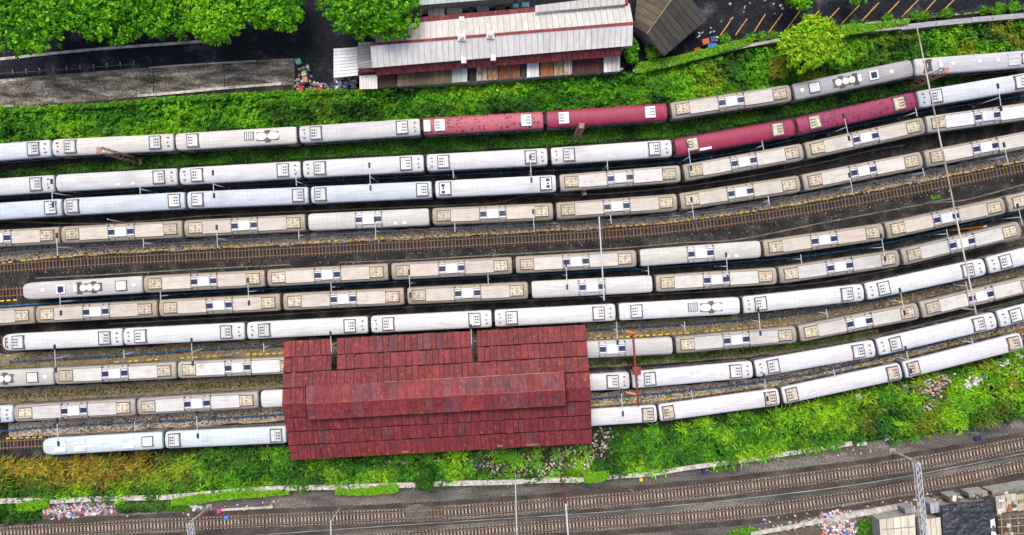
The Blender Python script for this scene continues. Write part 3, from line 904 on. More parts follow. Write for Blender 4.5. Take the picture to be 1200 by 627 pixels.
# --- small vents and pipes near each end of the white cars
ev = MB()
for (x, y) in ((0, -0.7), (0, 0.7), (0.05, 0.1)):
    ev.box(x - .12, x + .12, y - .1, y + .1, 3.4, 3.74)
ev.box(-0.24, -0.18, -0.8, 0.8, 3.4, 3.67)
ME['endvents'] = ev.mesh('end_vents', M['unit_frame'])
# --- beige stock: end ventilator box, middle unit, raised panels
ME['vbox_rim'] = MB().box(-1.2, 1.2, -0.93, 0.93, 3.4, 3.70).mesh('ventilator_rim', M['unit_frame'])
ME['vbox'] = MB().cbox(-1.06, 1.06, -0.79, 0.79, 3.45, 3.84, 0.06).mesh('ventilator_box', M['unit_cream'])
vv = MB()
for x in (-0.68, 0.0, 0.68):
    for y in (-0.45, 0.45):
        vv.box(x - 0.14, x + 0.14, y - 0.06, y + 0.06, 3.83, 3.865)
vv.cyl((0, 0, 3.83), 0.13, 0.04, 8)
ME['vbox_vents'] = vv.mesh('vent_slots', M['fan_dark'])
ME['panel'] = MB().cbox(-2.35, 2.35, -1.02, 1.02, 3.46, 3.745, 0.03).mesh('roof_panel', M['roof_panel'])
ME['panel_rim'] = MB().box(-2.42, 2.42, -1.09, 1.09, 3.4, 3.60).mesh('panel_rim', M['unit_frame'])
ME['acm'] = MB().cbox(-0.95, 0.95, -0.80, 0.80, 3.45, 3.95, 0.06).mesh('air_conditioner', M['unit_white'])
ME['acm_wing'] = MB().cbox(-0.56, 0.56, -0.86, 0.86, 3.43, 3.82, 0.04).mesh('condenser_casing', M['unit_white'])
ME['acm_grille'] = MB().box(-0.52, 0.52, -0.42, 0.42, 3.80, 3.85).mesh('grille', M['navy_grille'])
ls = MB()
for y in (-0.7, 0.7):
    ls.box(-2.1, -1.05, y - .05, y + .05, 3.8, 3.84); ls.box(1.05, 2.1, y - .05, y + .05, 3.8, 3.84)
for s in (-1, 1):
    ls.box(s * 2.2 - .03, s * 2.2 + .03, -1.28, 1.28, 3.36, 3.70)
    for yy in (-1.12, 1.12):
        for dx in (-0.45, 0.45):
            ls.box(s * 1.6 + dx - .06, s * 1.6 + dx + .06, yy - .12, yy + .12, 3.4, 3.64)
ME['acm_brackets'] = ls.mesh('brackets', M['unit_frame'])
ME['dome'] = MB().cyl((0, 0, 3.5), 0.38, 0.26, 14, r2=0.34, dome=0.07).mesh('roof_dome', M['dome'], False)
ME['bigfan'] = MB().cyl((0, 0, 3.5), 0.60, 0.36, 18, r2=0.56, dome=0.1).mesh('fan_cowl', M['dome'], False)
ME['soot'] = MB().add([(-.62, -1.05, 3.3), (.62, -1.05, 3.3), (.62, 1.05, 3.3), (-.62, 1.05, 3.3), (-.42, -0.98, 3.66), (.42, -0.98, 3.66), (0.16, 0, 3.76), (.42, 0.98, 3.66), (-.42, 0.98, 3.66), (-0.16, 0, 3.76)],
                      [(0, 1, 5, 4), (1, 2, 7, 6, 5), (2, 3, 8, 7), (3, 0, 4, 9, 8), (4, 5, 6, 9), (9, 6, 7, 8)]).mesh('fan_housing', M['soot'])
ME['fan_tray'] = MB().cbox(-1.85, 1.85, -0.72, 0.72, 3.4, 3.735, 0.04).mesh('fan_tray', M['roof_panel'])
ME['lobe'] = MB()
lv_ = [(0.98 * math.cos(2 * math.pi * i / 18), 0.62 * math.sin(2 * math.pi * i / 18)) for i in range(18)]
ME['lobe'] = ME['lobe'].prism(lv_, 3.5, 3.86).mesh('fan_cowl', M['dome'])
ME['hatch_rim'] = MB().cbox(-0.75, 0.75, -0.75, 0.75, 3.45, 3.84, 0.04).mesh('hatch_frame', M['unit_white'])
ME['hatch_in'] = MB().box(-0.48, 0.48, -0.5, 0.5, 3.83, 3.855).mesh('hatch_opening', M['navy_grille'])
lv = MB()
for i in range(4):
    lv.box(-0.6 + i * 0.34, -0.42 + i * 0.34, -0.62, 0.62, 3.83, 3.87)
ME['louvre_slats'] = lv.mesh('louvre_slats', M['galv'])
ME['louvre_rim'] = MB().box(-0.95, 0.95, -0.85, 0.85, 3.45, 3.80).mesh('louvre_frame', M['unit_frame'])
ME['louvre_top'] = MB().cbox(-0.82, 0.82, -0.72, 0.72, 3.5, 3.84, 0.04).mesh('louvre_cover', M['unit_white'])
ME['sbox'] = MB().cbox(-0.3, 0.3, -0.6, 0.6, 3.45, 3.9, 0.05).mesh('equipment_box', M['unit_white'])
ME['recess'] = MB().cbox(-1.0, 1.0, -0.45, 0.45, 3.45, 3.74, 0.04).mesh('roof_fairing', M['roof_panel'])
ME['plate'] = MB().box(-1.1, 1.1, -0.3, 0.3, 3.5, 3.62).mesh('roof_plate', M['unit_white'])
ME['endpanel'] = MB().cbox(-0.55, 0.55, -0.95, 0.95, 3.45, 3.84, 0.04).mesh('end_cover', M['unit_white'])


def acw(t, x, kind='acw', col=(1, 1, 1), fans='acw_fans', frame=True):
    """air conditioner at local x, bracket towards the car middle"""
    o = part('air_conditioner', ME[kind], t, (x, 0, 0), col, rz=0.0 if x < 0 else math.pi)
    part('fan_grilles', ME[fans], o)
    if frame: part('unit_frame', ME['acw_frame'], o)
    return o


def vbox(t, x, col):
    o = part('ventilator_box', ME['vbox'], t, (x, 0, 0), col)
    part('ventilator_rim', ME['vbox_rim'], o); part('vent_slots', ME['vbox_vents'], o)


def acm(t, x=0.0, col=(1, 1, 1)):
    o = part('air_conditioner', ME['acm'], t, (x, 0, 0), col)
    for s in (-1, 1):
        part('condenser_casing', ME['acm_wing'], o, (s * 1.56, 0, 0), col)
        part('grille', ME['acm_grille'], o, (s * 1.58, 0, 0))
    part('brackets', ME['acm_brackets'], o)


def fan_group(t, xs, cx):
    part('fan_tray', ME['fan_tray'], t, (cx, 0, 0), (0.10, 0.095, 0.09))
    for hx in (xs[0] - 0.75, (xs[1] + xs[2]) / 2): part('fan_housing', ME['soot'], t, (hx, 0, 0.01))
    for x in xs: part('fan_cowl', ME['bigfan'], t, (x, 0, 0))


def louvre(t, x):
    o = part('louvre_cover', ME['louvre_top'], t, (x, 0, 0))
    part('louvre_frame', ME['louvre_rim'], o); part('louvre_slats', ME['louvre_slats'], o)


def hatch(t, x):
    o = part('hatch_frame', ME['hatch_rim'], t, (x, 0, 0))
    part('hatch_opening', ME['hatch_in'], o)


def car(row, idx, kind, tint, name, label, flip=False, uo=7.15, opts=()):
    P = ROWPTS[row]
    a, b = P[idx], P[idx + 1]
    mid = (a + b) / 2; d = b - a
    rz = math.atan2(d.y, d.x) + (math.pi if flip else 0)
    t = thing(name, label, 'train car', (mid.x, mid.y, 0.28), rz, 'train cars stabled in the yard')
    nose = 'nose' in opts
    sh = 'nose' if nose else 'plain'
    part('body', ME['body_' + sh], t)
    mk = 'maroon_spot' if kind == 'MS' else 'maroon' if kind == 'M' else 'car_roof'
    part('roof', ME['roof_%s_%s' % (sh, mk)], t, color=(tint[0] * 0.76, tint[1] * 0.725, tint[2] * 0.67) if kind == 'B' else tint)
    part('window_band', ME['window'], t); part('window_band', ME['window'], t, rz=math.pi)
    part('underframe', ME['underframe'], t)
    for x in (-6.9, 6.9): part('bogie', ME['bogie'], t, (x, 0, 0))
    for x in ((HALF + 0.13,) if nose else (-HALF - 0.13, HALF + 0.13)): part('gangway', ME['gangway'], t, (x, 0, 0))
    if 'mark' in opts:
        s = -1 if flip else 1
        part('side_marking', ME['marking'], t, (-8.2, 0, 0), rz=0 if s > 0 else math.pi)
        part('side_marking', ME['marking'], t, (9.1, 0, 0), rz=0 if s > 0 else math.pi)
    j = lambda s=0.06: 1 + random.uniform(-s, s)
    if kind in ('W', 'F', 'WB', 'W1R', 'W1L', 'WC'):
        part('roof_seams', ME['ribs'], t, color=g(0.92, tint))
        for s in (-1, 1):
            if (kind == 'W1R' and s < 0) or (kind == 'W1L' and s > 0): continue
            if kind == 'WB':
                acw(t, s * uo, 'acw_beige', (1.05, 1.08, 1.16))
            elif kind == 'F':
                acw(t, s * uo, 'acw', (1.15, 1.15, 1.15), 'acf_fans', True)
            else:
                acw(t, s * uo + random.uniform(-.12, .12), 'acw', g(random.uniform(0.74, 1.02), (1, 1, 1.0)))
            if abs(uo) < 8: part('end_vents', ME['endvents'], t, (s * 9.15, 0, 0), rz=0 if s < 0 else math.pi)
        if kind == 'W1R':
            for x in (0.2, 2.7): part('roof_dome', ME['dome'], t, (x, -0.75, -0.12))
    elif kind in ('M', 'MS'):
        for s in (-1, 1):
            acw(t, s * uo, 'acw_beige' if 'beige' in opts else 'acw', (1.12, 1.12, 1.15), 'acw_fans', 'beige' in opts)
        if 'plate' in opts: part('roof_plate', ME['plate'], t, (-5.2, -0.95, -0.02))
        if 'cover' in opts: part('end_cover', ME['endpanel'], t, (-9.25, 0, 0))
    elif kind == 'B':
        part('rain_gutter', ME['gutter'], t); part('rain_gutter', ME['gutter'], t, rz=math.pi)
        cream = opts[0] if opts and isinstance(opts[0], tuple) else (1, 1, 1)
        for s in (-1, 1):
            k = j(0.15)
            vbox(t, s * 8.1, (cream[0] * k, cream[1] * k * j(.02), cream[2] * k * j(.05)))
            k = j(0.07)
            pc = [min(0.85, c * 1.13 * k + 0.045) for c in tint]
            pc = [pc[0], pc[1] * 1.01, pc[2] * 1.06]
            o = part('roof_panel', ME['panel'], t, (s * 4.6, 0, 0), pc)
            part('panel_rim', ME['panel_rim'], o)
        acm(t, 0, g(0.93 * j(.05)))
    elif kind == 'C':
        part('roof_seams', ME['ribs'], t, color=g(0.92, tint))
        acm(t, 0, g(1.0))
        for x in ((4.4, 5.9) if 'domes' in opts else (-6.4,)): part('roof_dome', ME['dome'], t, (x, -0.8 if 'domes' in opts else 0.8, -0.12))
    elif kind == 'D':
        part('roof_dome', ME['dome'], t, (-6.4, 0, 0))
        hatch(t, -3.4)
        part('equipment_box', ME['sbox'], t, (-0.95, 0, 0))
        fan_group(t, (0.35, 1.4, 2.6), 1.6)
        louvre(t, 6.6)
        part('roof_dome', ME['dome'], t, (8.7, 0, 0))
    elif kind == 'G':
        part('roof_seams', ME['ribs'], t, color=g(0.92, tint))
        acw(t, -uo if uo > 7 else -8.3)
        for x in (-4.4, -2.5): part('roof_dome', ME['dome'], t, (x, 0.75, -0.14))
        o = part('louvre_cover', ME['louvre_top'], t, (2.2, 0.2, -0.03), (0.30, 0.28, 0.27)); part('louvre_slats', ME['louvre_slats'], o)
        part('fan_tray', ME['fan_tray'], t, (5.25, 0, 0), (0.13, 0.125, 0.12))
        part('fan_housing', ME['soot'], t, (5.25, 0, 0.02))
        for x in (4.25, 6.25): part('fan_cowl', ME['lobe'], t, (x, 0, 0))
    elif kind == 'H':
        part('fan_housing', ME['soot'], t, (-7.6, 0.1, 0.03)); part('fan_housing', ME['soot'], t, (-8.3, -0.1, -0.01))
        part('equipment_box', ME['sbox'], t, (-5.9, 0.1, 0))
        for x in (-3.7, 0.7, 3.7): part('roof_dome', ME['dome'], t, (x, 0.1, 0))
        for y in (-0.55, 0.55): part('roof_fairing', ME['recess'], t, (6.4, y, 0.04), g(1.05, tint))
        louvre(t, 8.6)
    elif kind == 'E':                      # smooth driving trailer
        for (x, y) in ((-6.9, -0.5), (-6.9, 0.5), (-3.6, -0.55), (-3.6, 0.55), (4.4, -0.5), (4.4, 0.5)):
            part('roof_fairing', ME['recess'], t, (x, y, 0.02), g(1.04, tint))
        part('roof_dome', ME['dome'], t, (0.7, 0, -0.14))
        louvre(t, 7.6)
    return t


cars = []
BLW = (0.50, 0.535, 0.59); WHT = (0.515, 0.52, 0.55); CRM = (0.525, 0.515, 0.495); GRY = (0.45, 0.455, 0.47); BR = (0.565, 0.582, 0.60)
R3W = (0.456, 0.509, 0.585); BEI = (0.385, 0.342, 0.282); BEG = (0.395, 0.372, 0.33); GB = (0.357, 0.342, 0.319); PALE = (0.456, 0.445, 0.426)
MAR = (0.24, 0.018, 0.058); MARF = (0.34, 0.075, 0.105); MARP = (0.24, 0.03, 0.085); CYW = (0.502, 0.570, 0.608); R9W = (0.562, 0.570, 0.600)


def lab(desc, n, row, where=''):
    return '%s, %s from left in the %s train row' % (desc, ORD[n], ORD[row])


spec = {
    1: [('W', BLW, 'bluish white car'), ('W', CRM, 'cream-white car with fan units', ('mark',)), ('G', CRM, 'grey-white power car with soot-marked fans', ('mark',)), ('W', GRY, 'light grey car with fan units', ()),
        ('MS', MARF, 'faded pinkish maroon car with dark spots', ('cover',)), ('M', MAR, 'deep maroon car with white units'), ('B', BEG, 'beige car with flat middle unit'),
        ('D', (0.304, 0.304, 0.319), 'grey generator car with round fans', ('flip',)), ('H', (0.426, 0.433, 0.471), 'pale grey domed car with soot patch', ('mark',))],
    2: [('W', WHT, 'white car'), ('W1R', WHT, 'white car with two low domes', ('mark',)), ('W', WHT, 'white car with fan units'), ('W', WHT, 'white car with fan units'), ('W', WHT, 'white car with fan units'),
        ('W', WHT, 'white car with fan units'), ('M', MAR, 'maroon car with pale roof plate', ('beige', 'plate')), ('MS', MARP, 'purplish maroon car with rows of spots', ('beige',)), ('W', BLW, 'bluish white car')],
    3: [('W', R3W, 'bluish white car'), ('W', R3W, 'bluish white car with fan units'), ('W', R3W, 'bluish white car with fan units'), ('W', R3W, 'bluish white car with fan units'),
        ('F', (0.517, 0.547, 0.593), 'white car with navy fan units'), ('B', (0.441, 0.418, 0.380), 'pale beige car'), ('B', (0.403, 0.372, 0.327), 'beige car'), ('B', (0.388, 0.357, 0.304), 'beige car'), ('B', (0.456, 0.456, 0.471), 'greyish white car with flat units')],
    4: [('B', BEI, 'tan car'), ('B', BEI, 'tan car with flat units'), ('B', BEI, 'tan car with flat units'), ('C', PALE, 'plain off-white car with two domes', ('domes',)), ('B', BEI, 'tan car with flat units'), ('B', BEI, 'tan car with flat units'),
        ('B', BEI, 'tan car with flat units'), ('B', BEG, 'pale-panelled beige car'), ('B', BEG, 'beige car')],
    5: [('D', (0.456, 0.448, 0.448), 'blunt-nosed white generator car with round fans', ('nose',)), ('B', BEI, 'tan car'), ('B', BEI, 'tan car with flat units'), ('B', BEI, 'tan car with flat units'), ('B', BEG, 'beige car'),
        ('C', PALE, 'plain off-white car with two domes', ('domes',)), ('B', BEI, 'tan car with flat units'), ('B', BEI, 'tan car with flat units'), ('B', BEG, 'beige car')],
    6: [('B', BEI, 'tan car'), ('B', BEI, 'tan car with flat units'), ('B', BEI, 'tan car with flat units'), ('B', BEI, 'dirty tan car'), ('B', BEI, 'tan car with rusty panels'), ('C', (0.486, 0.479, 0.486), 'plain white car with one unit'),
        ('B', BEG, 'beige car'), ('B', GB, 'greyish beige car'), ('B', GB, 'greyish beige car'), None],
    7: [('W', BR, 'round-nosed bright white car', ('nose',)), ('W', BR, 'bright white car'), ('W', BR, 'bright white car'), ('W', BR, 'bright white car'), ('W', BR, 'bright white car'), ('G', BR, 'bright white power car with soot-marked fans'),
        ('W', BR, 'bright white car'), ('W', BR, 'bright white car'), ('W', BR, 'bright white car')],
    8: [('D', (0.418, 0.403, 0.388), 'off-white generator car with round fans'), ('B', (0.418, 0.403, 0.372), 'off-white car with flat units'), ('B', (0.456, 0.441, 0.418), 'off-white car half under the shed'), None, None,
        ('C', (0.426, 0.426, 0.426), 'light grey car half under the shed'), ('B', GB, 'greyish beige car'), ('B', BEG, 'beige car'), ('B', BEG, 'beige car')],
    9: [('W', BLW, 'bluish white car'), ('B', (0.380, 0.365, 0.350), 'grey car with flat units'), ('B', (0.380, 0.365, 0.350), 'grey car with flat units'), ('C', BR, 'plain white car disappearing under the shed'), None,
        ('W', R9W, 'white car half under the shed'), ('W', R9W, 'white car with fan units'), ('W', R9W, 'white car with fan units'), ('W', R9W, 'white car with fan units'), ('W', R9W, 'white car')],
    10: [('E', CYW, 'smooth round-nosed white driving car', ('nose',)), ('W', CYW, 'pale bluish white car'), None, None, ('WB', R9W, 'white car half under the shed'), ('WB', R9W, 'white car with beige units'),
         ('WB', R9W, 'white car with beige units'), ('WB', R9W, 'white car with beige units'), None],
}
for row, lst in spec.items():
    seen = 0
    for i, s in enumerate(lst):
        if s is None: continue
        seen += 1
        kind, tint, desc = s[:3]
        opts = s[3] if len(s) > 3 else ()
        k = random.uniform(0.96, 1.04)
        tint2 = tuple(c * k * random.uniform(0.99, 1.01) for c in tint)
        uo = {3: 8.35, 10: 8.55}.get(row, 7.15)
        if row == 10 and kind == 'W': uo = 8.4
        name = 'generator_car' if kind in 'DGH' else 'driving_car' if kind == 'E' else 'passenger_car'
        car(row, i, kind, tint2, name, lab(desc, seen, row), 'flip' in opts, uo, opts)

for o in bpy.data.objects:
    if o.name.split('.')[0] in ('roof_seams', 'window_band', 'end_vents', 'vent_slots', 'brackets', 'louvre_slats', 'fan_grilles'): o['kind'] = 'stuff'

# ================================================================== LAMP POSTS AND LINE POSTS IN THE AISLES
LAMP_H = 6.6
lm_pole = MB().tube((0, 0, 0), (0, 0, LAMP_H), 0.09, 8, 0.06).mesh('pole', M['galv'], True)
lm_base = MB().cyl((0, 0, 0), 0.22, 0.35, 8).mesh('footing', M['concrete'])
lm_arm = MB().tube((0, -2.0, LAMP_H), (0, 2.0, LAMP_H), 0.055, 6).mesh('cross_arm', M['galv'])
lm_head = MB().cbox(-0.16, 0.16, -0.42, 0.42, LAMP_H - 0.12, LAMP_H + 0.12, 0.07).mesh('lamp_head', M['lamp_dark'])
pp_pole = MB().tube((0, 0, 0), (0, 0, 5.4), 0.09, 8, 0.07).mesh('pole', M['galv'], True)
pp_arm = MB().tube((0, -0.75, 5.35), (0, 0.75, 5.35), 0.06, 6).mesh('cross_arm', M['galv'])


def aisle_mid(a, b, x, f=0.5):
    ya, yb = line_y(a, x), line_y(b, x)
    y = ya + (yb - ya) * f
    ya2, yb2 = line_y(a, x + 2), line_y(b, x + 2)
    y2 = ya2 + (yb2 - ya2) * f
    return y, math.atan2(y2 - y, 2.0)


def lamp(a, b, px, f, n, where):
    # photo x of the lamp head is at lamp height
    x = (px - 600) * (CAM_H - LAMP_H) / FPX
    y, rz = aisle_mid(a, b, x, f)
    t = thing('lamp_post', 'twin-headed lamp post, %s from left %s' % (ORD[n], where), 'lamp post', (x, y, 0), rz, 'twin-headed lamp posts in the aisles')
    part('pole', lm_pole, t); part('footing', lm_base, t); part('cross_arm', lm_arm, t)
    for s in (-1, 1): part('lamp_head', lm_head, t, (0, s * 1.85, 0))


def post(a, b, px, f, n, where):
    x = (px - 600) * (CAM_H - 5.4) / FPX
    y, rz = aisle_mid(a, b, x, f)
    t = thing('cable_post', 'short grey cable post, %s from left %s' % (ORD[n], where), 'post', (x, y, 0), rz, 'grey cable posts in the aisles')
    part('pole', pp_pole, t); part('footing', lm_base, t); part('cross_arm', pp_arm, t)


AIS = [(2, 3, 0.5, [61, 250, 433.5, 622, 808, 992, 1171.5], [164, 347, 531, 712, 894, 1074], 'between second and third train rows'),
       (4, 'open', 0.47, [67, 254.5, 440, 625.5, 812, 998, 1179.5], [168, 350, 533, 716, 901, 1082.5], 'between fourth train row and empty track'),
       (5, 6, 0.5, [70.5, 291, 480, 664, 852, 1035, 1196], [188, 388, 572, 760, 939, 1110.5], 'between fifth and sixth train rows'),
       (7, 8, 0.46, [64.5, 225, 388, 552.5, 723, 890, 1057.5], [145, 309, 802.5, 969, 1133], 'between seventh and eighth train rows'),
       (9, 10, 0.5, [67.5, 231, 729, 897.5, 1064.5], [158, 811, 978, 1140], 'between ninth and tenth train rows')]
for a, b, f, lamps, posts, where in AIS:
    for i, px in enumerate(lamps): lamp(a, b, px, f, i + 1, where)
    for i, px in enumerate(posts): post(a, b, px, f, i + 1, where)


# ================================================================== LATTICE MASTS, CROSS BEAMS, GANTRIES
def lattice(mb, p, q, w, n, r=0.05, up=Vector((0, 0, 1))):
    """square lattice girder between two points"""
    p, q = Vector(p), Vector(q)
    d = (q - p).normalized()
    u = d.cross(up)
    if u.length < 1e-3: u = Vector((1, 0, 0))
    u.normalize(); v = d.cross(u)
    cs = [u * (sx * w / 2) + v * (sy * w / 2) for sx, sy in ((-1, -1), (1, -1), (1, 1), (-1, 1))]
    for c in cs: mb.tube(p + c, q + c, r, 4)
    for k in range(n):
        a = p + (q - p) * (k / n); b = p + (q - p) * ((k + 1) / n)
        for i in range(4):
            j = (i + 1) % 4
            mb.tube(a + cs[i], b + cs[j], r * 0.7, 4)
    return mb


for (bx, by), h, lb in (((163, 189), 11.3, 'brown lattice mast leaning over the second car of the top train row'), ((674, 163), 11.0, 'brown lattice mast beside the maroon car in the top row'),
                        ((1064, 103), 10.3, 'brown lattice mast at the right between first and second train rows')):
    p = W(bx, by)
    t = thing('lattice_mast', lb, 'mast', p, 0, 'lattice masts between first and second train rows')
    mb = MB(); lattice(mb, (0, 0, 0.2), (0, 0, h), 0.85, 7, 0.06)
    mb.build('lattice', M['lattice_brown'], t)
    MB().cbox(-0.6, 0.6, -0.6, 0.6, 0, 0.3, 0.05).build('footing', M['concrete'], t)
    MB().box(-0.4, 0.4, -0.4, 0.4, h, h + 0.08).build('cap_plate', M['lattice_brown'], t)


def cross_beam(a, b, z, r, mat, label, legs=(), name='cross_beam'):
    p, q = W(a[0], a[1], z), W(b[0], b[1], z)
    t = thing(name, label, 'beam', (p.x, p.y, 0), 0)
    d = q - p
    mb = MB().tube((0, 0, z), (d.x, d.y, z), r, 6)
    mb.build('beam', mat, t)
    for f in legs:
        MB().tube((d.x * f, d.y * f, 0), (d.x * f, d.y * f, z), r * 0.9, 6).build('leg', mat, t)
    return t, p, q


cross_beam((1074, 30), (1144, 368), 7.4, 0.12, M['beam_pale'], 'long thin weathered beam spanning many train rows at the right', (0.60, 0.985))
cross_beam((702, 254), (708, 352), 7.4, 0.11, M['galv'], 'thin grey beam over the empty middle track right of centre', (0.11, 0.97))
cross_beam((604, 566), (606.5, 660), 7.0, 0.09, M['galv'], 'thin grey wire beam across the main line tracks below the shed', (0.03, 1.0))
t, p, q = cross_beam((663, 590), (669, 670), 7.0, 0.14, M['galv'], 'grey beam with rusty red end across the main line', (1.0,))
d = (W(660, 571, 7.0) - p)
mb = MB(); lattice(mb, (0, 0, 7.0), (d.x, d.y, 7.0), 0.36, 6, 0.06); mb.build('rusty_arm', M['red_steel'], t)
MB().tube((d.x, d.y, 0), (d.x, d.y, 7.1), 0.12, 6).build('leg', M['red_steel'], t)
cross_beam((387.5, 610), (388.5, 660), 6.0, 0.10, M['galv'], 'short grey beam at the lower edge left of centre', (0.02, 1.0))
for (x, y, lb) in ((737, 573, 'short pale stake beside the upper main track right of centre'), (1133, 507, 'pale stake above the main line at the right'), (14, 612, 'pale stake at the lower left corner')):
    o = MB().tube((0, 0, 0), (0.1, 0.5, 2.6), 0.08, 6).build('marker_stake', M['wall_concrete'], loc=W(x, y)); tagit(o, lb, 'stake', 'stakes along the main line')
o = MB().tube((0, 0, 0), (0, 0.3, 6.2), 0.09, 6).build('utility_pole', M['galv'], loc=W(151, 262)); tagit(o, 'slim grey pole between third and fourth train rows at the left', 'pole')

# red signal gantry right of the shed
z = 7.2
p, q, c = W(741.5, 389, z), W(748, 476, z), W(746, 434.5, z)
t = thing('signal_gantry', 'red steel gantry with square platform right of the shed', 'gantry', (c.x, c.y, 0))
MB().tube((p.x - c.x, p.y - c.y, z), (q.x - c.x, q.y - c.y, z), 0.17, 6).build('beam', M['red_steel'], t)
MB().cbox(-0.65, 0.65, -0.65, 0.65, z - 0.2, z + 0.35, 0.08).build('platform', M['red_steel'], t)
ym = line_y(8, c.x) + (line_y(9, c.x) - line_y(8, c.x)) * 0.5
MB().tube((0, ym - c.y, 0), (0, ym - c.y, z), 0.16, 8).build('post', M['red_steel'], t)
for (yy, zz) in ((p.y - c.y - 0.2, z), (q.y - c.y + 1.9, z)):
    MB().tube((-0.1 if yy < 0 else -0.3, yy, zz), (-1.7, yy + 0.35, zz + 0.05), 0.16, 6).build('signal_arm', M['orange'], t)

# catenary gantries over the main line
for (bx, by), (ex, ey), lb in (((1045, 528), (1090, 690), 'grey lattice catenary gantry over the main line at lower right'), ((246, 594), (232, 690), 'grey lattice catenary gantry at the lower left')):
    b = W(bx, by)
    h = 7.2
    e = W(ex, ey, h)
    t = thing('catenary_gantry', lb, 'gantry', b, 0, 'catenary gantries over the main line')
    MB().cbox(-0.5, 0.5, -0.5, 0.5, 0, 0.3, 0.05).build('footing', M['concrete'], t)
    MB().tube((0, 0, 0.2), (0, 0, h + 0.4), 0.24, 8, 0.2).build('mast', M['wall_concrete'], t)
    d = e - Vector((b.x, b.y, h)); d.z = 0
    mb = MB(); lattice(mb, (0, 0, h), (d.x, d.y, h), 0.75, 16, 0.065)
    mb.build('lattice_beam', M['galv'], t)
    MB().tube((d.x, d.y, 0), (d.x, d.y, h + 0.4), 0.24, 8, 0.2).build('mast', M['wall_concrete'], t)
    dn = d.normalized()
    for f in (4.2, 8.2):
        c = dn * f
        MB().tube((c.x, c.y, h - 0.4), (c.x, c.y, h - 1.6), 0.06, 6).tube((c.x, c.y, h - 1.5), (c.x + 1.0, c.y, h - 1.5), 0.05, 6).build('registration_arm', M['galv'], t)

# ================================================================== THE RED SHED
M['boarding'] = surf('dark_shade_boarding', [(0.3, (0.012, 0.006, 0.006)), (0.7, (0.03, 0.014, 0.013))], 1.0, rough=0.95, spec=0.03)  # dark boards; at the monitor edges the tone stands in for shadow
SC = Vector((-12.0, -20.3, 0)); SA = math.radians(3.2)
SL, SWD, ZE, ZR = 24.5, 9.55, 6.0, 8.8
shed = thing('engine_shed', 'long train shed with patched dark red sheet roof and raised ridge monitor', 'shed', SC, SA)
roof = MB().tube((-SL, 0, ZR + 0.02), (SL, 0, ZR + 0.02), 0.14, 6).build('ridge_cap', M['sheet'], shed, (0.20, 0.032, 0.036))
frame = MB()
for u in np.linspace(-SL + 0.3, SL - 0.3, 9):
    for s in (-1, 1):
        frame.tube((u, s * (SWD - 0.3), ZE - 0.25), (u, 0, ZR - 0.25), 0.09, 4)
        for k in range(1, 4):
            frame.tube((u, s * (SWD - 0.3) * k / 4, ZE - 0.4), (u, s * (SWD - 0.3) * k / 4, ZE + (ZR - ZE) * (1 - k / 4) - 0.2), 0.06, 4)
    frame.tube((u, -SWD + 0.3, ZE - 0.4), (u, SWD - 0.3, ZE - 0.4), 0.08, 4)
frame.build('roof_trusses', M['steel_dark'], shed)
colm = MB().box(-0.18, 0.18, -0.18, 0.18, 0, ZE - 0.2).mesh('column', M['steel_dark'])
for u in np.linspace(-SL + 0.5, SL - 0.5, 9):
    for s in (-1, 1):
        part('column', colm, shed, (float(u), s * (SWD - 0.35), 0))
for s in (-1, 1):
    MB().add([(s * SL, -SWD + .2, ZE - .3), (s * SL, SWD - .2, ZE - .3), (s * SL, SWD - .2, ZE - .05), (s * SL, 0, ZR - .12), (s * SL, -SWD + .2, ZE - .05),
              (s * SL * .996, -SWD + .2, ZE - .3), (s * SL * .996, SWD - .2, ZE - .3), (s * SL * .996, SWD - .2, ZE - .05), (s * SL * .996, 0, ZR - .12), (s * SL * .996, -SWD + .2, ZE - .05)],
             [(0, 1, 2, 3, 4), (9, 8, 7, 6, 5), (0, 5, 6, 1), (1, 6, 7, 2), (2, 7, 8, 3), (3, 8, 9, 4), (4, 9, 5, 0)]).build('gable_board', M['sheet'], shed, (0.17, 0.028, 0.03))


def roof_z(v):
    return ZR - (ZR - ZE) * abs(v) / SWD


def red_tint(purple=0.10):
    r = random.random()
    k = random.uniform(0.80, 1.18)
    if r < 0.004: return (0.24, 0.075, 0.03)
    if r < 0.06: return (0.205 * k, 0.029 * k, 0.026 * k)
    if r < 0.06 + purple: return (0.14 * k, 0.036 * k, 0.046 * k)
    return (0.172 * k, 0.0235 * k, 0.0285 * k)


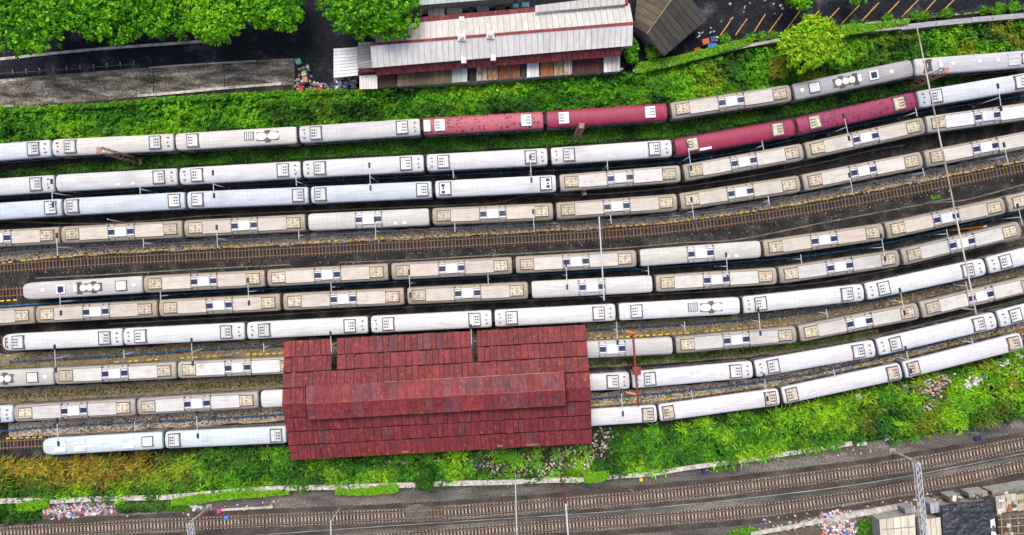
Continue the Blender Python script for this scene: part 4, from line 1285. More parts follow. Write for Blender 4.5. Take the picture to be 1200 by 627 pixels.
# sheet edges across the length (uneven widths)
edges = [-SL]
while edges[-1] < SL - 0.6:
    edges.append(edges[-1] + random.choice([0.82, 0.95, 1.1, 1.3]))
edges[-1] = SL
while len(edges) > 48: edges.pop(random.randrange(1, len(edges) - 1))
ROWV = [SWD, 7.2, 4.85, 2.45, 0.0]
extra = MB()
slots = [(-19.2 + 2.35, -19.2 + 3.35), (5.9 - 0.55, 5.9 + 0.65)]      # two open slots with a lamp post through each
xs1 = (W(392, 418, 6.8) - SC); xs2 = (W(556.5, 410, 6.8) - SC)
def to_local(v): return Vector((v.x * math.cos(-SA) - v.y * math.sin(-SA), v.x * math.sin(-SA) + v.y * math.cos(-SA)))
slots = [(to_local(v).x - 0.42, to_local(v).x + 0.42) for v in (xs1, xs2)]
for side in (1, -1):
    for r_ in range(4):
        v0, v1 = ROWV[r_] * side, ROWV[r_ + 1] * side
        off = random.uniform(-0.3, 0.3)
        ed = [edges[0]] + [min(max(e + off + random.uniform(-.12, .12), -SL + .3), SL - .3) for e in edges[1:-1]] + [edges[-1]]
        if side == 1 and r_ in (0, 1):                # make slot edges
            for (a, b) in slots:
                ed = [e for e in ed if not (a - 0.35 < e < b + 0.35)] + [a, b]
            ed = sorted(ed)
        for a, b in zip(ed[:-1], ed[1:]):
            if side == 1 and r_ in (0, 1) and any(abs(a - s0) < 1e-6 and abs(b - s1) < 1e-6 for s0, s1 in slots): continue
            over = 0.14 if r_ < 3 else 0.0
            j = random.uniform(-0.05, 0.05)
            lift = 0.05 + random.uniform(0, 0.02)
            vl = v0 + (-0.17 + j * 1.6) * side if r_ else v0 + (0.1 + j) * side
            # lower edge rides on the sheet below
            zl = roof_z(vl) + lift + 0.06; zu = roof_z(v1) + 0.03 + random.uniform(0, .015)
            gp_ = random.uniform(0.02, 0.045)
            A, B = (a + gp_, vl, zl), (b - gp_, vl, zl); C_, D_ = (b - gp_, v1, zu), (a + gp_, v1, zu)
            if side < 0: quad = (A, B, C_, D_)
            else: quad = (D_, C_, B, A)
            if r_ == 3:
                extra.slab(*quad, 0.03)
            else:
                MB().slab(*quad, 0.03).build('roof_sheet', M['sheet'], shed, red_tint())
o = extra.build('sheets_under_monitor', M['sheet'], shed, (0.17, 0.022, 0.028)); o['kind'] = 'stuff'
for side in (1, -1):                      # dark boarding under the sheets (stops short of the open slots)
    bands = [(-SL + .05, SL - .05, 4.9)] if side < 0 else [(-SL + .05, slots[0][0] - .05, SWD - .05), (slots[0][1] + .05, slots[1][0] - .05, SWD - .05), (slots[1][1] + .05, SL - .05, SWD - .05), (slots[0][0] - .05, slots[0][1] + .05, 4.8), (slots[1][0] - .05, slots[1][1] + .05, 4.8)]
    if side < 0: bands = [(-SL + .05, SL - .05, SWD - .05)]
    for (a, b, vm) in bands:
        A, B, C_, D_ = (a, vm * side, roof_z(vm) - .035), (b, vm * side, roof_z(vm) - .035), (b, 0.02 * side, ZR - .035), (a, 0.02 * side, ZR - .035)
        quad = (A, B, C_, D_) if side < 0 else (D_, C_, B, A)
        MB().slab(*quad, 0.04).build('roof_boarding', M['boarding'], shed)
# raised monitor along the ridge
MU, MV = 20.4, 2.65
mon = MB().box(-MU + .15, MU - .15, -MV + .25, MV - .25, 8.0, 9.18).build('roof_monitor', M['steel_dark'], shed)
u = -MU
while u < MU - 0.3:
    w_ = random.choice([1.1, 1.3, 1.45, 1.7]); u2 = min(u + w_, MU)
    if MU - u2 < 0.6: u2 = MU
    for side in (1, -1):
        j = random.uniform(-.04, .04)
        A, B = (u + .015, (MV + j) * side, 9.16), (u2 - .015, (MV + j) * side, 9.16); C_, D_ = (u2 - .015, 0.0, 9.96), (u + .015, 0.0, 9.96)
        quad = (A, B, C_, D_) if side < 0 else (D_, C_, B, A)
        MB().slab(*quad, 0.035).build('monitor_sheet', M['sheet'], mon, tuple(1.12 * q for q in red_tint(0.30)))
    u = u2
MB().tube((-MU, 0, 9.97), (MU, 0, 9.97), 0.1, 6).build('monitor_ridge_cap', M['sheet'], mon, (0.30, 0.055, 0.04))
M['pale_trim'] = surf('weathered_trim', [(0.35, (0.16, 0.05, 0.035)), (0.65, (0.36, 0.2, 0.13))], 1.0)
MB().box(-8.0, MU, MV - .02, MV + .07, 9.13, 9.23).build('monitor_flashing', M['pale_trim'], mon)
MB().box(-MU - .1, MU + .1, -MV - .14, -MV - .06, 9.02, 9.17).build('monitor_shade_fascia', M['boarding'], mon)  # dark strip added as a shadow line along the south eave
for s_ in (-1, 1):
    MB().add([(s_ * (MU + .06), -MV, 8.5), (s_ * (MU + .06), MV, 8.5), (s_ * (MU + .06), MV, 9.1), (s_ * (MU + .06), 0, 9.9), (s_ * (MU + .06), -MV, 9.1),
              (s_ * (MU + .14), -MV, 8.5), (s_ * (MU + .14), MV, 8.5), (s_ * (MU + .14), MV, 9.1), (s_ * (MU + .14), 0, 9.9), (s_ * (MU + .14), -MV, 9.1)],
             [(4, 3, 2, 1, 0), (5, 6, 7, 8, 9), (0, 1, 6, 5), (1, 2, 7, 6), (2, 3, 8, 7), (3, 4, 9, 8), (4, 0, 5, 9)]).build('monitor_shade_gable', M['boarding'], mon)  # dark end boards added to draw the monitor's end shadow
# fallen flashing and loose scraps on the lower eave, plank in the eastern slot
for (u_, v_, w_, lbn) in ((14.8, -9.3, 1.1, 'orange_scrap'), (9.6, -9.2, 0.4, 'scrap'), (-5.8, -9.3, 0.5, 'scrap')):
    zz = roof_z(v_) + 0.14
    MB().slab((u_ - w_, v_ - .13, zz - .03), (u_ + w_, v_ - .13, zz - .03), (u_ + w_, v_ + .13, zz + .04), (u_ - w_, v_ + .13, zz + .04), 0.03).build('loose_flashing', M['pale_trim'], shed)
sheet_poly('shed_floor', [(342, 410), (684, 390), (690, 512), (346, 528)], 0.012, M['concrete_yard'])

# ================================================================== WAREHOUSE AT THE TOP
def corr_sheets(parent, name, A, B, C, D, n, mat, colfn, t=0.04, gap=0.02):
    """n sheets side by side along A->B (eave) and D->C (ridge); every sheet its own slab"""
    A, B, C, D = map(Vector, (A, B, C, D))
    for i in range(n):
        f0, f1 = i / n, (i + 1) / n
        a, b = A.lerp(B, f0), A.lerp(B, f1); d, c = D.lerp(C, f0), D.lerp(C, f1)
        e = (b - a).normalized() * gap
        up = Vector((0, 0, random.uniform(0, 0.025)))
        mb = MB().slab(a + e + up, b - e + up, c - e + up, d + e + up, t)
        # standing seam on the left edge
        w = (b - a).normalized() * 0.09
        h = Vector((0, 0, 0.07))
        mb.slab(a + e + up + h, a + e + w + up + h, d + e + w + up + h, d + e + up + h, 0.07)
        mb.build(name, mat, parent, colfn(i))


def whole(px, py, z): return W(px, py, z)


base = W(590, 50)
wh = thing('warehouse', 'long warehouse with white sheet roof, red ridge and dark red awning', 'warehouse', (base.x, base.y, 0))
inv = Vector((base.x, base.y, 0))


def LW(px, py, z): return W(px, py, z) - inv


zr, ze, za = 7.6, 6.0, 4.6
wt = lambda i: g(random.uniform(0.60, 0.66), (1, 0.99, 0.97))  # south slope lightened, north darkened in colour to offset the sun's shading
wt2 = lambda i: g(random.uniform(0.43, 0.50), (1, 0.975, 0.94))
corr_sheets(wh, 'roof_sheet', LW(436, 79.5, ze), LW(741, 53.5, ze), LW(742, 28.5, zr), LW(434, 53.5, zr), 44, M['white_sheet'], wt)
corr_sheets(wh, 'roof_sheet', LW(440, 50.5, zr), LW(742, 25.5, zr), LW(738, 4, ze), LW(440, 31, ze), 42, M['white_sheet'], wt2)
MB().slab(LW(434, 53.6, zr + .12), LW(742, 28.6, zr + .12), LW(742, 25.6, zr + .12), LW(434, 50.6, zr + .12), 0.1).build('ridge_cap', M['sheet'], wh, (0.22, 0.03, 0.035))
for (x, y) in ((541, 43.5), (574.5, 40.8)):
    c = LW(x, y, zr + 0.2)
    o = MB().cyl((c.x, c.y, zr + .1), 0.42, 0.5, 14, r2=0.38, dome=0.25).build('roof_ventilator', M['dome'], wh)
    MB().box(c.x - .6, c.x + .6, c.y - .55, c.y + .55, zr - .1, zr + .18).build('ventilator_base', M['plain'], o, (0.55, 0.55, 0.53))
for (x, y0, y1) in ((543.5, 67, 74), (578, 64, 71), (541, 19.5, 25)):
    a, b = LW(x - 3, y0, ze + .25), LW(x + 3, y1, ze + .25)
    MB().box(a.x, b.x, b.y, a.y, ze - .2, ze + .35).build('roof_outlet', M['plain'], wh, (0.5, 0.49, 0.47))
# raised monitor at the north-east
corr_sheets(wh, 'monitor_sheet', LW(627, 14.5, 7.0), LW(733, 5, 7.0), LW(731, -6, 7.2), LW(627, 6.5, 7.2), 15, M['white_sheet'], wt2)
awn = lambda i: g(random.uniform(0.8, 1.15), (0.145, 0.026, 0.032))
corr_sheets(wh, 'awning_sheet', LW(440, 88.5, za), LW(727, 66, za), LW(728, 54.5, za + .9), LW(438, 79.5, za + .9), 46, M['sheet'], awn)
corr_sheets(wh, 'awning_sheet', LW(421, 85.5, za), LW(439, 84, za), LW(438, 79, za + .5), LW(420, 80.5, za + .5), 3, M['sheet'], awn)
corr_sheets(wh, 'awning_sheet', LW(488, 27, 5.6), LW(627, 15, 5.6), LW(627, 8.5, 5.0), LW(490, 20.5, 5.0), 22, M['sheet'], awn)
# walls
for (a, b, c, d) in (((446, 84, 0), (734, 60, 0), (736, 6, 0), (446, 34, 0)),):
    P = [W(x, y, 5.2) - inv for x, y in ((440, 77), (736, 53), (735, 8), (442, 32))]
    MB().prism([(p.x, p.y) for p in P], 0, 5.3).build('wall', M['wall_grey'], wh)
MB().box(LW(729, 27, 5).x, LW(734, 27, 5).x, LW(730, 6, 6).y, LW(730, -4, 6).y, 4.5, 6.8).build('parapet', M['sheet'], wh, (0.2, 0.03, 0.035))
# annexes at the west end
ax = thing('annex_shed', 'low shed with white ribbed roof under the tree at the warehouse end', 'shed', W(404, 72))
iv = W(404, 72)
LX = lambda x, y, z: W(x, y, z) - iv
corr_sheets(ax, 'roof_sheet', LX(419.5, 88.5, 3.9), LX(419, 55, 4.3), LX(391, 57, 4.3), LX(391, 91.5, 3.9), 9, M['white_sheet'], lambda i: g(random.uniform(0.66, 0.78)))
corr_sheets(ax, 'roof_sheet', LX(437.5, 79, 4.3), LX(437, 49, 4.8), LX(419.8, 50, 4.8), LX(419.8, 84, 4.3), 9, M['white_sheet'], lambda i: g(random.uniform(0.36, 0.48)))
MB().prism([tuple(LX(x, y, 4).xy) for x, y in ((393, 88), (435, 80), (435, 52), (393, 58))], 0, 3.7).build('wall', M['wall_grey'], ax)
ax2 = thing('annex_shed', 'small cream-roofed shed below the warehouse left corner', 'shed', W(431, 94))
iv2 = W(431, 94); LY = lambda x, y, z: W(x, y, z) - iv2
corr_sheets(ax2, 'roof_sheet', LY(421.5, 104.5, 3.0), LY(442.5, 104, 3.0), LY(442, 87.5, 3.4), LY(421, 89, 3.4), 6, M['white_sheet'], lambda i: g(random.uniform(0.66, 0.76), (1, .97, .88)))
MB().prism([tuple(LY(x, y, 3).xy) for x, y in ((423, 103), (441, 102.5), (441, 89), (423, 90))], 0, 2.9).build('wall', M['wall_grey'], ax2)
# patched lean-to roofs in front of the warehouse: (x0, x1, colour, sheets, material, label)
lean = [(443, 464, (0.07, 0.035, 0.03), 5, 'brown_sheet', 'dark brown lean-to roof strewn with scrap'), (465, 529, (0.15, 0.105, 0.065), 9, 'brown_sheet', 'brown plank lean-to roof below the warehouse'),
        (529, 548, (0.50, 0.53, 0.53), 3, 'white_sheet', 'pale grey lean-to roof with dark red patch'), (549, 558, (0.045, 0.035, 0.03), 2, 'brown_sheet', 'narrow dark lean-to roof'),
        (558, 571, (0.50, 0.47, 0.43), 5, 'rusty_sheet', 'pale rust-streaked lean-to roof right of the narrow dark one'), (571, 584, (0.45, 0.35, 0.27), 5, 'rusty_sheet', 'cream lean-to roof streaked with rust'),
        (584, 610, (0.27, 0.11, 0.05), 9, 'rusty_sheet', 'wide rusty orange lean-to roof'), (610.5, 616.5, (0.05, 0.05, 0.05), 2, 'brown_sheet', 'thin black lean-to roof strip'),
        (617, 632, (0.70, 0.70, 0.74), 3, 'white_sheet', 'bright white lean-to roof with purple strip'), (633, 649, (0.38, 0.155, 0.05), 4, 'rusty_sheet', 'orange rusted lean-to roof right of white one'),
        (649, 661, (0.44, 0.34, 0.24), 5, 'rusty_sheet', 'tan and rust striped lean-to roof'), (661, 671, (0.50, 0.46, 0.41), 4, 'rusty_sheet', 'plain off-white lean-to roof'),
        (671, 707, (0.085, 0.03, 0.03), 8, 'brown_sheet', 'large dark maroon lean-to roof near the warehouse right end'), (707, 727, (0.55, 0.53, 0.50), 4, 'white_sheet', 'littered white lean-to roof at the warehouse right end')]
for i, (x0, x1, col, n, mt, lb) in enumerate(lean):
    yb = lambda x: 102.8 - (x - 443) * (102.8 - 83.5) / (726 - 443)
    yt = lambda x: 87.5 - (x - 443) * (87.5 - 65.0) / (726 - 443)
    zl = 2.6 + (i % 3) * 0.12
    c = W((x0 + x1) / 2, (yb(x0) + yt(x0)) / 2)
    t = thing('lean_to', lb, 'lean-to', c, 0, 'patched lean-to roofs in front of the warehouse')
    corr_sheets(t, 'roof_sheet', W(x0 + .3, yb(x0), zl) - c, W(x1 - .3, yb(x1), zl) - c, W(x1 - .3, yt(x1), zl + .5) - c, W(x0 + .3, yt(x0), zl + .5) - c, n, M[mt],
                lambda k: g(random.uniform(0.62, 1.2), (col[0], col[1] * random.uniform(.94, 1.0), col[2] * random.uniform(.9, 1.0))))
    P = [W(x, y, zl).xy - c.xy for x, y in ((x0 + 1, yb(x0) - 1), (x1 - 1, yb(x1) - 1), (x1 - 1, yt(x1) + 2), (x0 + 1, yt(x0) + 2))]
    MB().prism([tuple(p) for p in P], 0, zl - 0.15).build('wall', M['wall_grey'], t)
bw = pxline([(440, 105.5), (480, 102), (560, 99), (620, 94), (672, 89), (728, 84.5)])
tagit(MB().sweep(bw, [(-0.15, 0), (0.15, 0), (0.15, 2.0), (-0.15, 2.0)]).build('boundary_wall', M['wall_grey']), 'grey boundary wall along the lean-to roofs above the green verge', 'wall')
# building at the very top edge
tb = thing('top_building', 'building with pale teal roof strip cut by the top edge', 'building', W(545, -18))
iv3 = W(545, -18)
LT = lambda x, y, z: W(x, y, z) - iv3
corr_sheets(tb, 'roof_sheet', LT(487, 6.5, 5), LT(604, -3, 5), LT(602, -30, 6), LT(485, -22, 6), 16, M['white_sheet'], lambda i: g(random.uniform(.44, .54), (0.85, 1, 0.98)))
MB().prism([tuple(LT(x, y, 5).xy) for x, y in ((489, 4), (602, -6), (600, -28), (488, -21))], 0, 4.7).build('wall', M['wall_grey'], tb)
junkcols = [(0.5, 0.48, 0.45), (0.42, 0.38, 0.34), (0.55, 0.55, 0.56), (0.05, 0.09, 0.16), (0.04, 0.16, 0.2), (0.1, 0.08, 0.07), (0.3, 0.3, 0.3), (0.2, 0.15, 0.1)]
for i, (x, w_, d_, h_, c_, lb) in enumerate(((511, 19, 9, 2.2, 0, 'pale box van roof'), (530, 13, 7, 2.0, 1, 'tan crate stack'), (538, 6, 6, 1.8, 2, 'white crate'), (552, 5, 8, 1.5, 3, 'navy bin'), (566, 14, 6, 1.7, 6, 'grey pallet pile'),
                                             (586, 12, 6, 1.4, 5, 'dark crate'), (603, 9, 5, 1.5, 4, 'teal tarp-covered crate'), (616, 9, 6, 1.6, 3, 'blue crate'))):
    y = 13.5 - (x - 511) * 0.075
    a, b = W(x - w_ / 2, y + d_ / 2, h_), W(x + w_ / 2, y - d_ / 2, h_)
    t = thing('crate', lb + ' in the dark gap above the warehouse roof', 'crate', ((a.x + b.x) / 2, (a.y + b.y) / 2, 0))
    hx, hy = (b.x - a.x) / 2, (b.y - a.y) / 2
    MB().cbox(-hx, hx, -hy, hy, 0, h_, 0.08).build('box', M['plain'], t, junkcols[c_])
    for k in (-0.33, 0.33):
        MB().box(hx * k - 0.06, hx * k + 0.06, -hy * .98, hy * .98, h_, h_ + 0.06).build('batten', M['plain'], t, g(0.6, junkcols[c_]))

# brown fibre-sheet roof beside it
bs = thing('brown_shed', 'shed with weathered dark brown gable roof beside the car park', 'shed', W(785, 20))
iv4 = W(785, 20)
LB_ = lambda x, y, z: W(x, y, z) - iv4
A_, B_ = LB_(758, 40, 6.0), LB_(798, -15.6, 6.0)
bcol = lambda i: g(random.uniform(0.75, 1.25), (0.045, 0.041, 0.037))
bcol2 = lambda i: g(random.uniform(0.75, 1.25), (0.085, 0.066, 0.043))
corr_sheets(bs, 'roof_sheet', LB_(778, 66, 4.4), LB_(829.5, 22, 4.4), B_, A_, 9, M['brown_sheet'], bcol)
corr_sheets(bs, 'roof_sheet', A_, B_, LB_(750, -40, 4.6), LB_(743, 31, 4.6), 8, M['brown_sheet'], bcol2)
MB().tube(A_ + Vector((0, 0, .08)), B_ + Vector((0, 0, .08)), 0.14, 6).build('ridge_cap', M['brown_sheet'], bs, (0.2, 0.16, 0.11))
MB().prism([tuple(LB_(x, y, 4).xy) for x, y in ((776, 60), (823, 21), (797, -12), (760, -30), (748, 28), (760, 42))], 0, 4.2).build('wall', M['wall_grey'], bs)
tagit(MB().sweep(pxline([(741, 30), (752, 37), (760, 44), (769, 54)]), [(-.12, 0), (.12, 0), (.12, 1.6), (-.12, 1.6)]).build('yard_wall', M['wall_grey']), 'short pale wall left of the brown shed', 'wall')

# bottom right shacks
def shack(label, quad_px, z, col, n, mat, zd=0.4, name='shack'):
    c = W(sum(q[0] for q in quad_px) / 4, sum(q[1] for q in quad_px) / 4)
    t = thing(name, label, 'shack', c, 0, 'shacks at the lower right')
    A, B, C, D = [W(x, y, z + (zd if i > 1 else 0)) - c for i, (x, y) in enumerate(quad_px)]
    corr_sheets(t, 'roof_sheet', A, B, C, D, n, M[mat], lambda k: g(random.uniform(0.7, 1.1), (col[0], col[1] * random.uniform(.96, 1.0), col[2] * random.uniform(.92, 1.0))))
    P = [Vector((p.x, p.y)) * 0.93 for p in (A, B, C, D)]
    MB().prism([tuple(p) for p in P], 0, z - 0.08).build('wall', M['wall_grey'], t)
    return t, c


t, c = shack('cream panelled shack roof cut by the bottom edge', [(1033, 650), (1074, 645), (1072, 603), (1030, 609)], 3.0, (0.62, 0.58, 0.48), 5, 'white_sheet')
for k in (0.33, 0.66):
    p = W(1032, 606, 3.0).lerp(W(1034, 648, 3.0), k) - c; q = W(1072, 602, 3.0).lerp(W(1074, 645, 3.0), k) - c
    MB().tube((p.x, p.y, 3.45 - .4 * k), (q.x, q.y, 3.45 - .4 * k), 0.06, 5).build('batten', M['lattice_brown'], t)
shack('pale shack roof between the gantry and black tarpaulin', [(1086, 650), (1106, 648), (1102, 606), (1084, 609)], 2.8, (0.58, 0.55, 0.47), 3, 'white_sheet')
shack('small blue and white shack roof above the pale one', [(1091, 602), (1102, 600), (1100, 588), (1089, 590)], 2.6, (0.50, 0.52, 0.62), 2, 'white_sheet')
shack('small dark-fronted shack under the gantry', [(1061, 602), (1074, 600), (1073, 594), (1060, 597)], 2.4, (0.42, 0.44, 0.48), 2, 'white_sheet')
def clutter(t, c, quad, z, n, cols, seed):
    r = random.Random(seed)
    for i in range(n):
        f, h = r.uniform(.08, .9), r.uniform(.08, .9)
        A, B, C, D = [W(x, y, z) for x, y in quad]
        p = A.lerp(B, f).lerp(D.lerp(C, f), h) - c
        w, d, a = r.uniform(.3, 1.3), r.uniform(.2, .7), r.uniform(-.3, .3) + (1.57 if r.random() < .4 else 0)
        o = MB().cbox(-w / 2, w / 2, -d / 2, d / 2, 0, r.uniform(.06, .3), .02).build('loose_board', M['plain'], t, r.choice(cols), loc=(p.x, p.y, z + 0.4 * h + 0.03))
        o.rotation_euler = (r.uniform(-.08, .08), r.uniform(-.08, .08), a)
CC = [(0.45, 0.42, 0.36), (0.12, 0.09, 0.07), (0.2, 0.15, 0.1), (0.3, 0.29, 0.27), (0.05, 0.05, 0.055), (0.24, 0.1, 0.05), (0.5, 0.5, 0.5)]
q_ = [(1168, 602), (1192, 598), (1190, 578), (1166, 582)]
t, c = shack('cream shack roof at the right edge', q_, 2.8, (0.48, 0.44, 0.36), 4, 'white_sheet'); clutter(t, c, q_, 2.8, 8, CC, 1)
q_ = [(1192, 599), (1240, 592), (1238, 574), (1190, 580)]
t, c = shack('long cream shack roof running off the right edge', q_, 2.5, (0.45, 0.40, 0.32), 5, 'white_sheet'); clutter(t, c, q_, 2.5, 8, CC, 2)
q_ = [(1171, 650), (1225, 645), (1221, 602), (1169, 606)]
t, c = shack('brown timber shack roof in the lower right corner', q_, 2.3, (0.10, 0.078, 0.055), 6, 'brown_sheet'); clutter(t, c, q_, 2.3, 26, CC, 3)
for k in range(5):
    p = W(1173 + k * 9.5, 604, 2.75) - c; q = W(1175 + k * 9.5, 640, 2.75) - c
    MB().tube(p, q, 0.09, 5).build('rafter', M['brown_sheet'], t, (0.34, 0.27, 0.19))
for k in range(3):
    p = W(1169, 609 + k * 9, 2.82) - c; q = W(1222, 605 + k * 9, 2.82) - c
    MB().tube(p, q, 0.08, 5).build('rafter', M['brown_sheet'], t, (0.30, 0.24, 0.17))
q_ = [(1163, 580), (1215, 572), (1214, 568), (1162, 577)]
t, c = shack('teal-edged strip roof above the right shacks', q_, 2.6, (0.30, 0.35, 0.31), 4, 'white_sheet'); clutter(t, c, q_, 2.4, 6, CC, 4)
q_ = [(1075, 640), (1087, 638), (1085, 604), (1073, 606)]
t, c = shack('dark cluttered shack roof beside the gantry beam', q_, 2.2, (0.12, 0.11, 0.10), 2, 'brown_sheet'); clutter(t, c, q_, 2.2, 10, CC, 5)
q_ = [(1112, 588), (1128, 586), (1127, 580), (1111, 582)]
t, c = shack('rusty board lean-to above the black tarpaulin', q_, 2.2, (0.26, 0.17, 0.11), 3, 'rusty_sheet'); clutter(t, c, q_, 2.1, 5, CC, 6)
q_ = [(1136, 584), (1158, 581), (1157, 575), (1135, 578)]
t, c = shack('grey board lean-to right of the rusty one', q_, 2.1, (0.3, 0.28, 0.25), 3, 'white_sheet'); clutter(t, c, q_, 2.0, 6, CC, 7)
t, c = shack('shack covered by a crumpled black tarpaulin', [(1107, 660), (1170, 655), (1159, 586), (1104, 592)], 2.8, (0.05, 0.05, 0.06), 5, 'brown_sheet', 0.3)
nx_, ny_ = 44, 44
V = []
A, B, C, D = W(1106.5, 662, 3.3), W(1172, 656, 3.3), W(1160, 585, 3.5), W(1103, 591.5, 3.5)
for j in range(ny_ + 1):
    for i in range(nx_ + 1):
        f, h = i / nx_, j / ny_
        p = A.lerp(B, f).lerp(D.lerp(C, f), h)
        nzv = float(fbm(np.array([p.x * 1.1]), np.array([p.y * 2.2]), 3)[0])
        V.append((p.x - c.x, p.y - c.y, p.z + 0.9 * (nzv - 0.35)))
F = [(j * (nx_ + 1) + i, j * (nx_ + 1) + i + 1, (j + 1) * (nx_ + 1) + i + 1, (j + 1) * (nx_ + 1) + i) for j in range(ny_) for i in range(nx_)]
o = MB().add(V, F).build('tarpaulin', M['tarp_black'], t)
md = o.modifiers.new('thickness', 'SOLIDIFY'); md.thickness = 0.04
tagit(MB().slab(W(1163, 640, 3.6), W(1169, 640, 3.6), W(1165, 603, 3.6), W(1160, 604, 3.6), 0.05).build('plastic_sheet', M['white_sheet'], color=(0.6, 0.66, 0.8)), 'pale blue plastic strip at the edge of the black tarpaulin', 'sheet')

# ================================================================== WALLS
def wall(name, pts, h, w, lb, mat='wall_concrete', step=6.0):
    P = pxline(pts, h)
    c = P[0]
    t = thing(name, lb, 'wall', (c.x, c.y, 0))
    loc = [(p.x - c.x, p.y - c.y, 0) for p in P]
    MB().sweep(loc, [(-w / 2 + .06, 0), (w / 2 - .06, 0), (w / 2 - .06, h - .1), (-w / 2 + .06, h - .1)]).build('wall_core', M['concrete'], t)
    # coping stones laid end to end
    R = resample([Vector((p[0], p[1])) for p in loc], step)
    pts2 = [r_[0] for r_ in R] + [Vector((loc[-1][0], loc[-1][1]))]
    for a, b in zip(pts2[:-1], pts2[1:]):
        if (b - a).length < 0.3: continue
        d = (b - a).normalized() * 0.02
        n = Vector((-d.y, d.x)).normalized() * (w / 2)
        zt = h + random.uniform(-.03, .05)
        jx = random.uniform(-.04, .04)
        q = [a + d - n, b - d - n * (1 + jx), b - d + n * (1 - jx), a + d + n]
        MB().prism([tuple(p) for p in q], h - 0.1, zt).build('coping_stone', M[mat], t)
    return t


wall('retaining_wall', [(-20, 588.5), (0, 587.5), (41, 586), (62, 587.5), (100, 585), (172, 583.5), (204, 582.6), (260, 577), (327, 572.3), (392, 571), (469, 569), (517, 567), (600, 565), (640, 563), (680, 562.5)], 1.1, 0.85,
     'long pale retaining wall below the shed on the left half')
wall('retaining_wall', [(680, 562.3), (711.7, 558.7), (750, 557.6), (791, 550.5), (855, 542), (900, 535.5), (999, 519.6)], 1.0, 0.75, 'pale retaining wall curving up along the main line at the right')
wall('retaining_wall', [(1004, 521), (1016, 519.5)], 0.6, 0.6, 'short broken piece of wall right of the retaining wall')
wall('retaining_wall', [(1037, 515), (1047, 513.5)], 0.6, 0.6, 'short pale wall remnant above the lower right gantry')
wall('perimeter_wall', [(742, 83), (780, 76), (820, 66), (860, 57), (880, 52), (912, 47)], 2.0, 0.5, 'perimeter wall of the car park overgrown by ivy', 'concrete')
wall('perimeter_wall', [(912, 47), (960, 41), (1030, 34.5), (1056, 32)], 2.0, 0.5, 'middle stretch of perimeter wall behind the yellow-green tree', 'concrete')
M['grey_wall'] = surf('grey_wall_top', [(0.3, (0.14, 0.145, 0.155)), (0.7, (0.32, 0.33, 0.35))], 0.9, stretch=(1, 4, 1))
wall('perimeter_wall', [(1056, 32), (1110, 26), (1160, 21.5), (1200, 18), (1240, 14)], 2.0, 0.85, 'bare grey perimeter wall at the top right', 'grey_wall')
wall('low_kerb_wall', [(258, 597.8), (290, 596), (320, 594)], 0.35, 0.4, 'short pale kerb above the main track at lower left')
wall('low_kerb_wall', [(880, 626), (930, 617), (985, 606)], 0.4, 0.7, 'broken pale kerb under the litter at lower right')
wall('low_kerb_wall', [(985, 606), (1030, 598), (1052, 594)], 0.4, 1.0, 'wide pale kerb left of the lower right shacks')

# ================================================================== VEGETATION
def stuff(name, mesh, label, cat):
    o = part(name, mesh)
    return tagit(o, label, cat, kind='stuff')


def ground_cover(name, label, poly, dens, size, hbase, hamp, clump, palfn, seed, upright=0.55, aspect=1.5, cat='plants', zmin=0.35, avoid=()):
    """broad-leaved cover: leaves spread through the volume of a bumpy height field"""
    x, y, rng = scatter(poly, dens, seed)
    for av in avoid:
        k = ~in_poly(x, y, [W(a, b) for a, b in av]) | (rng.random(len(x)) < 0.25); x, y = x[k], y[k]
    h = hbase + hamp * np.clip((fbm(x * clump, y * clump, 3) - 0.28) * 1.9, 0, 1) ** 1.3
    z = h * (zmin + (1 - zmin) * rng.random(len(x)) ** 0.7)
    nrm = rng.normal(size=(len(x), 3)) * upright
    nrm[:, 2] = np.abs(nrm[:, 2]) + 0.7
    s = size * rng.uniform(0.6, 1.35, len(x))
    v, q = leaf_quads(np.stack([x, y, z], 1), nrm, s, aspect, rng)
    c = palfn(x, y, rng) * rng.uniform(0.7, 1.25, (len(x), 1))
    return stuff(name, np_mesh(name, v, q, c, M['leaf']), label, cat)


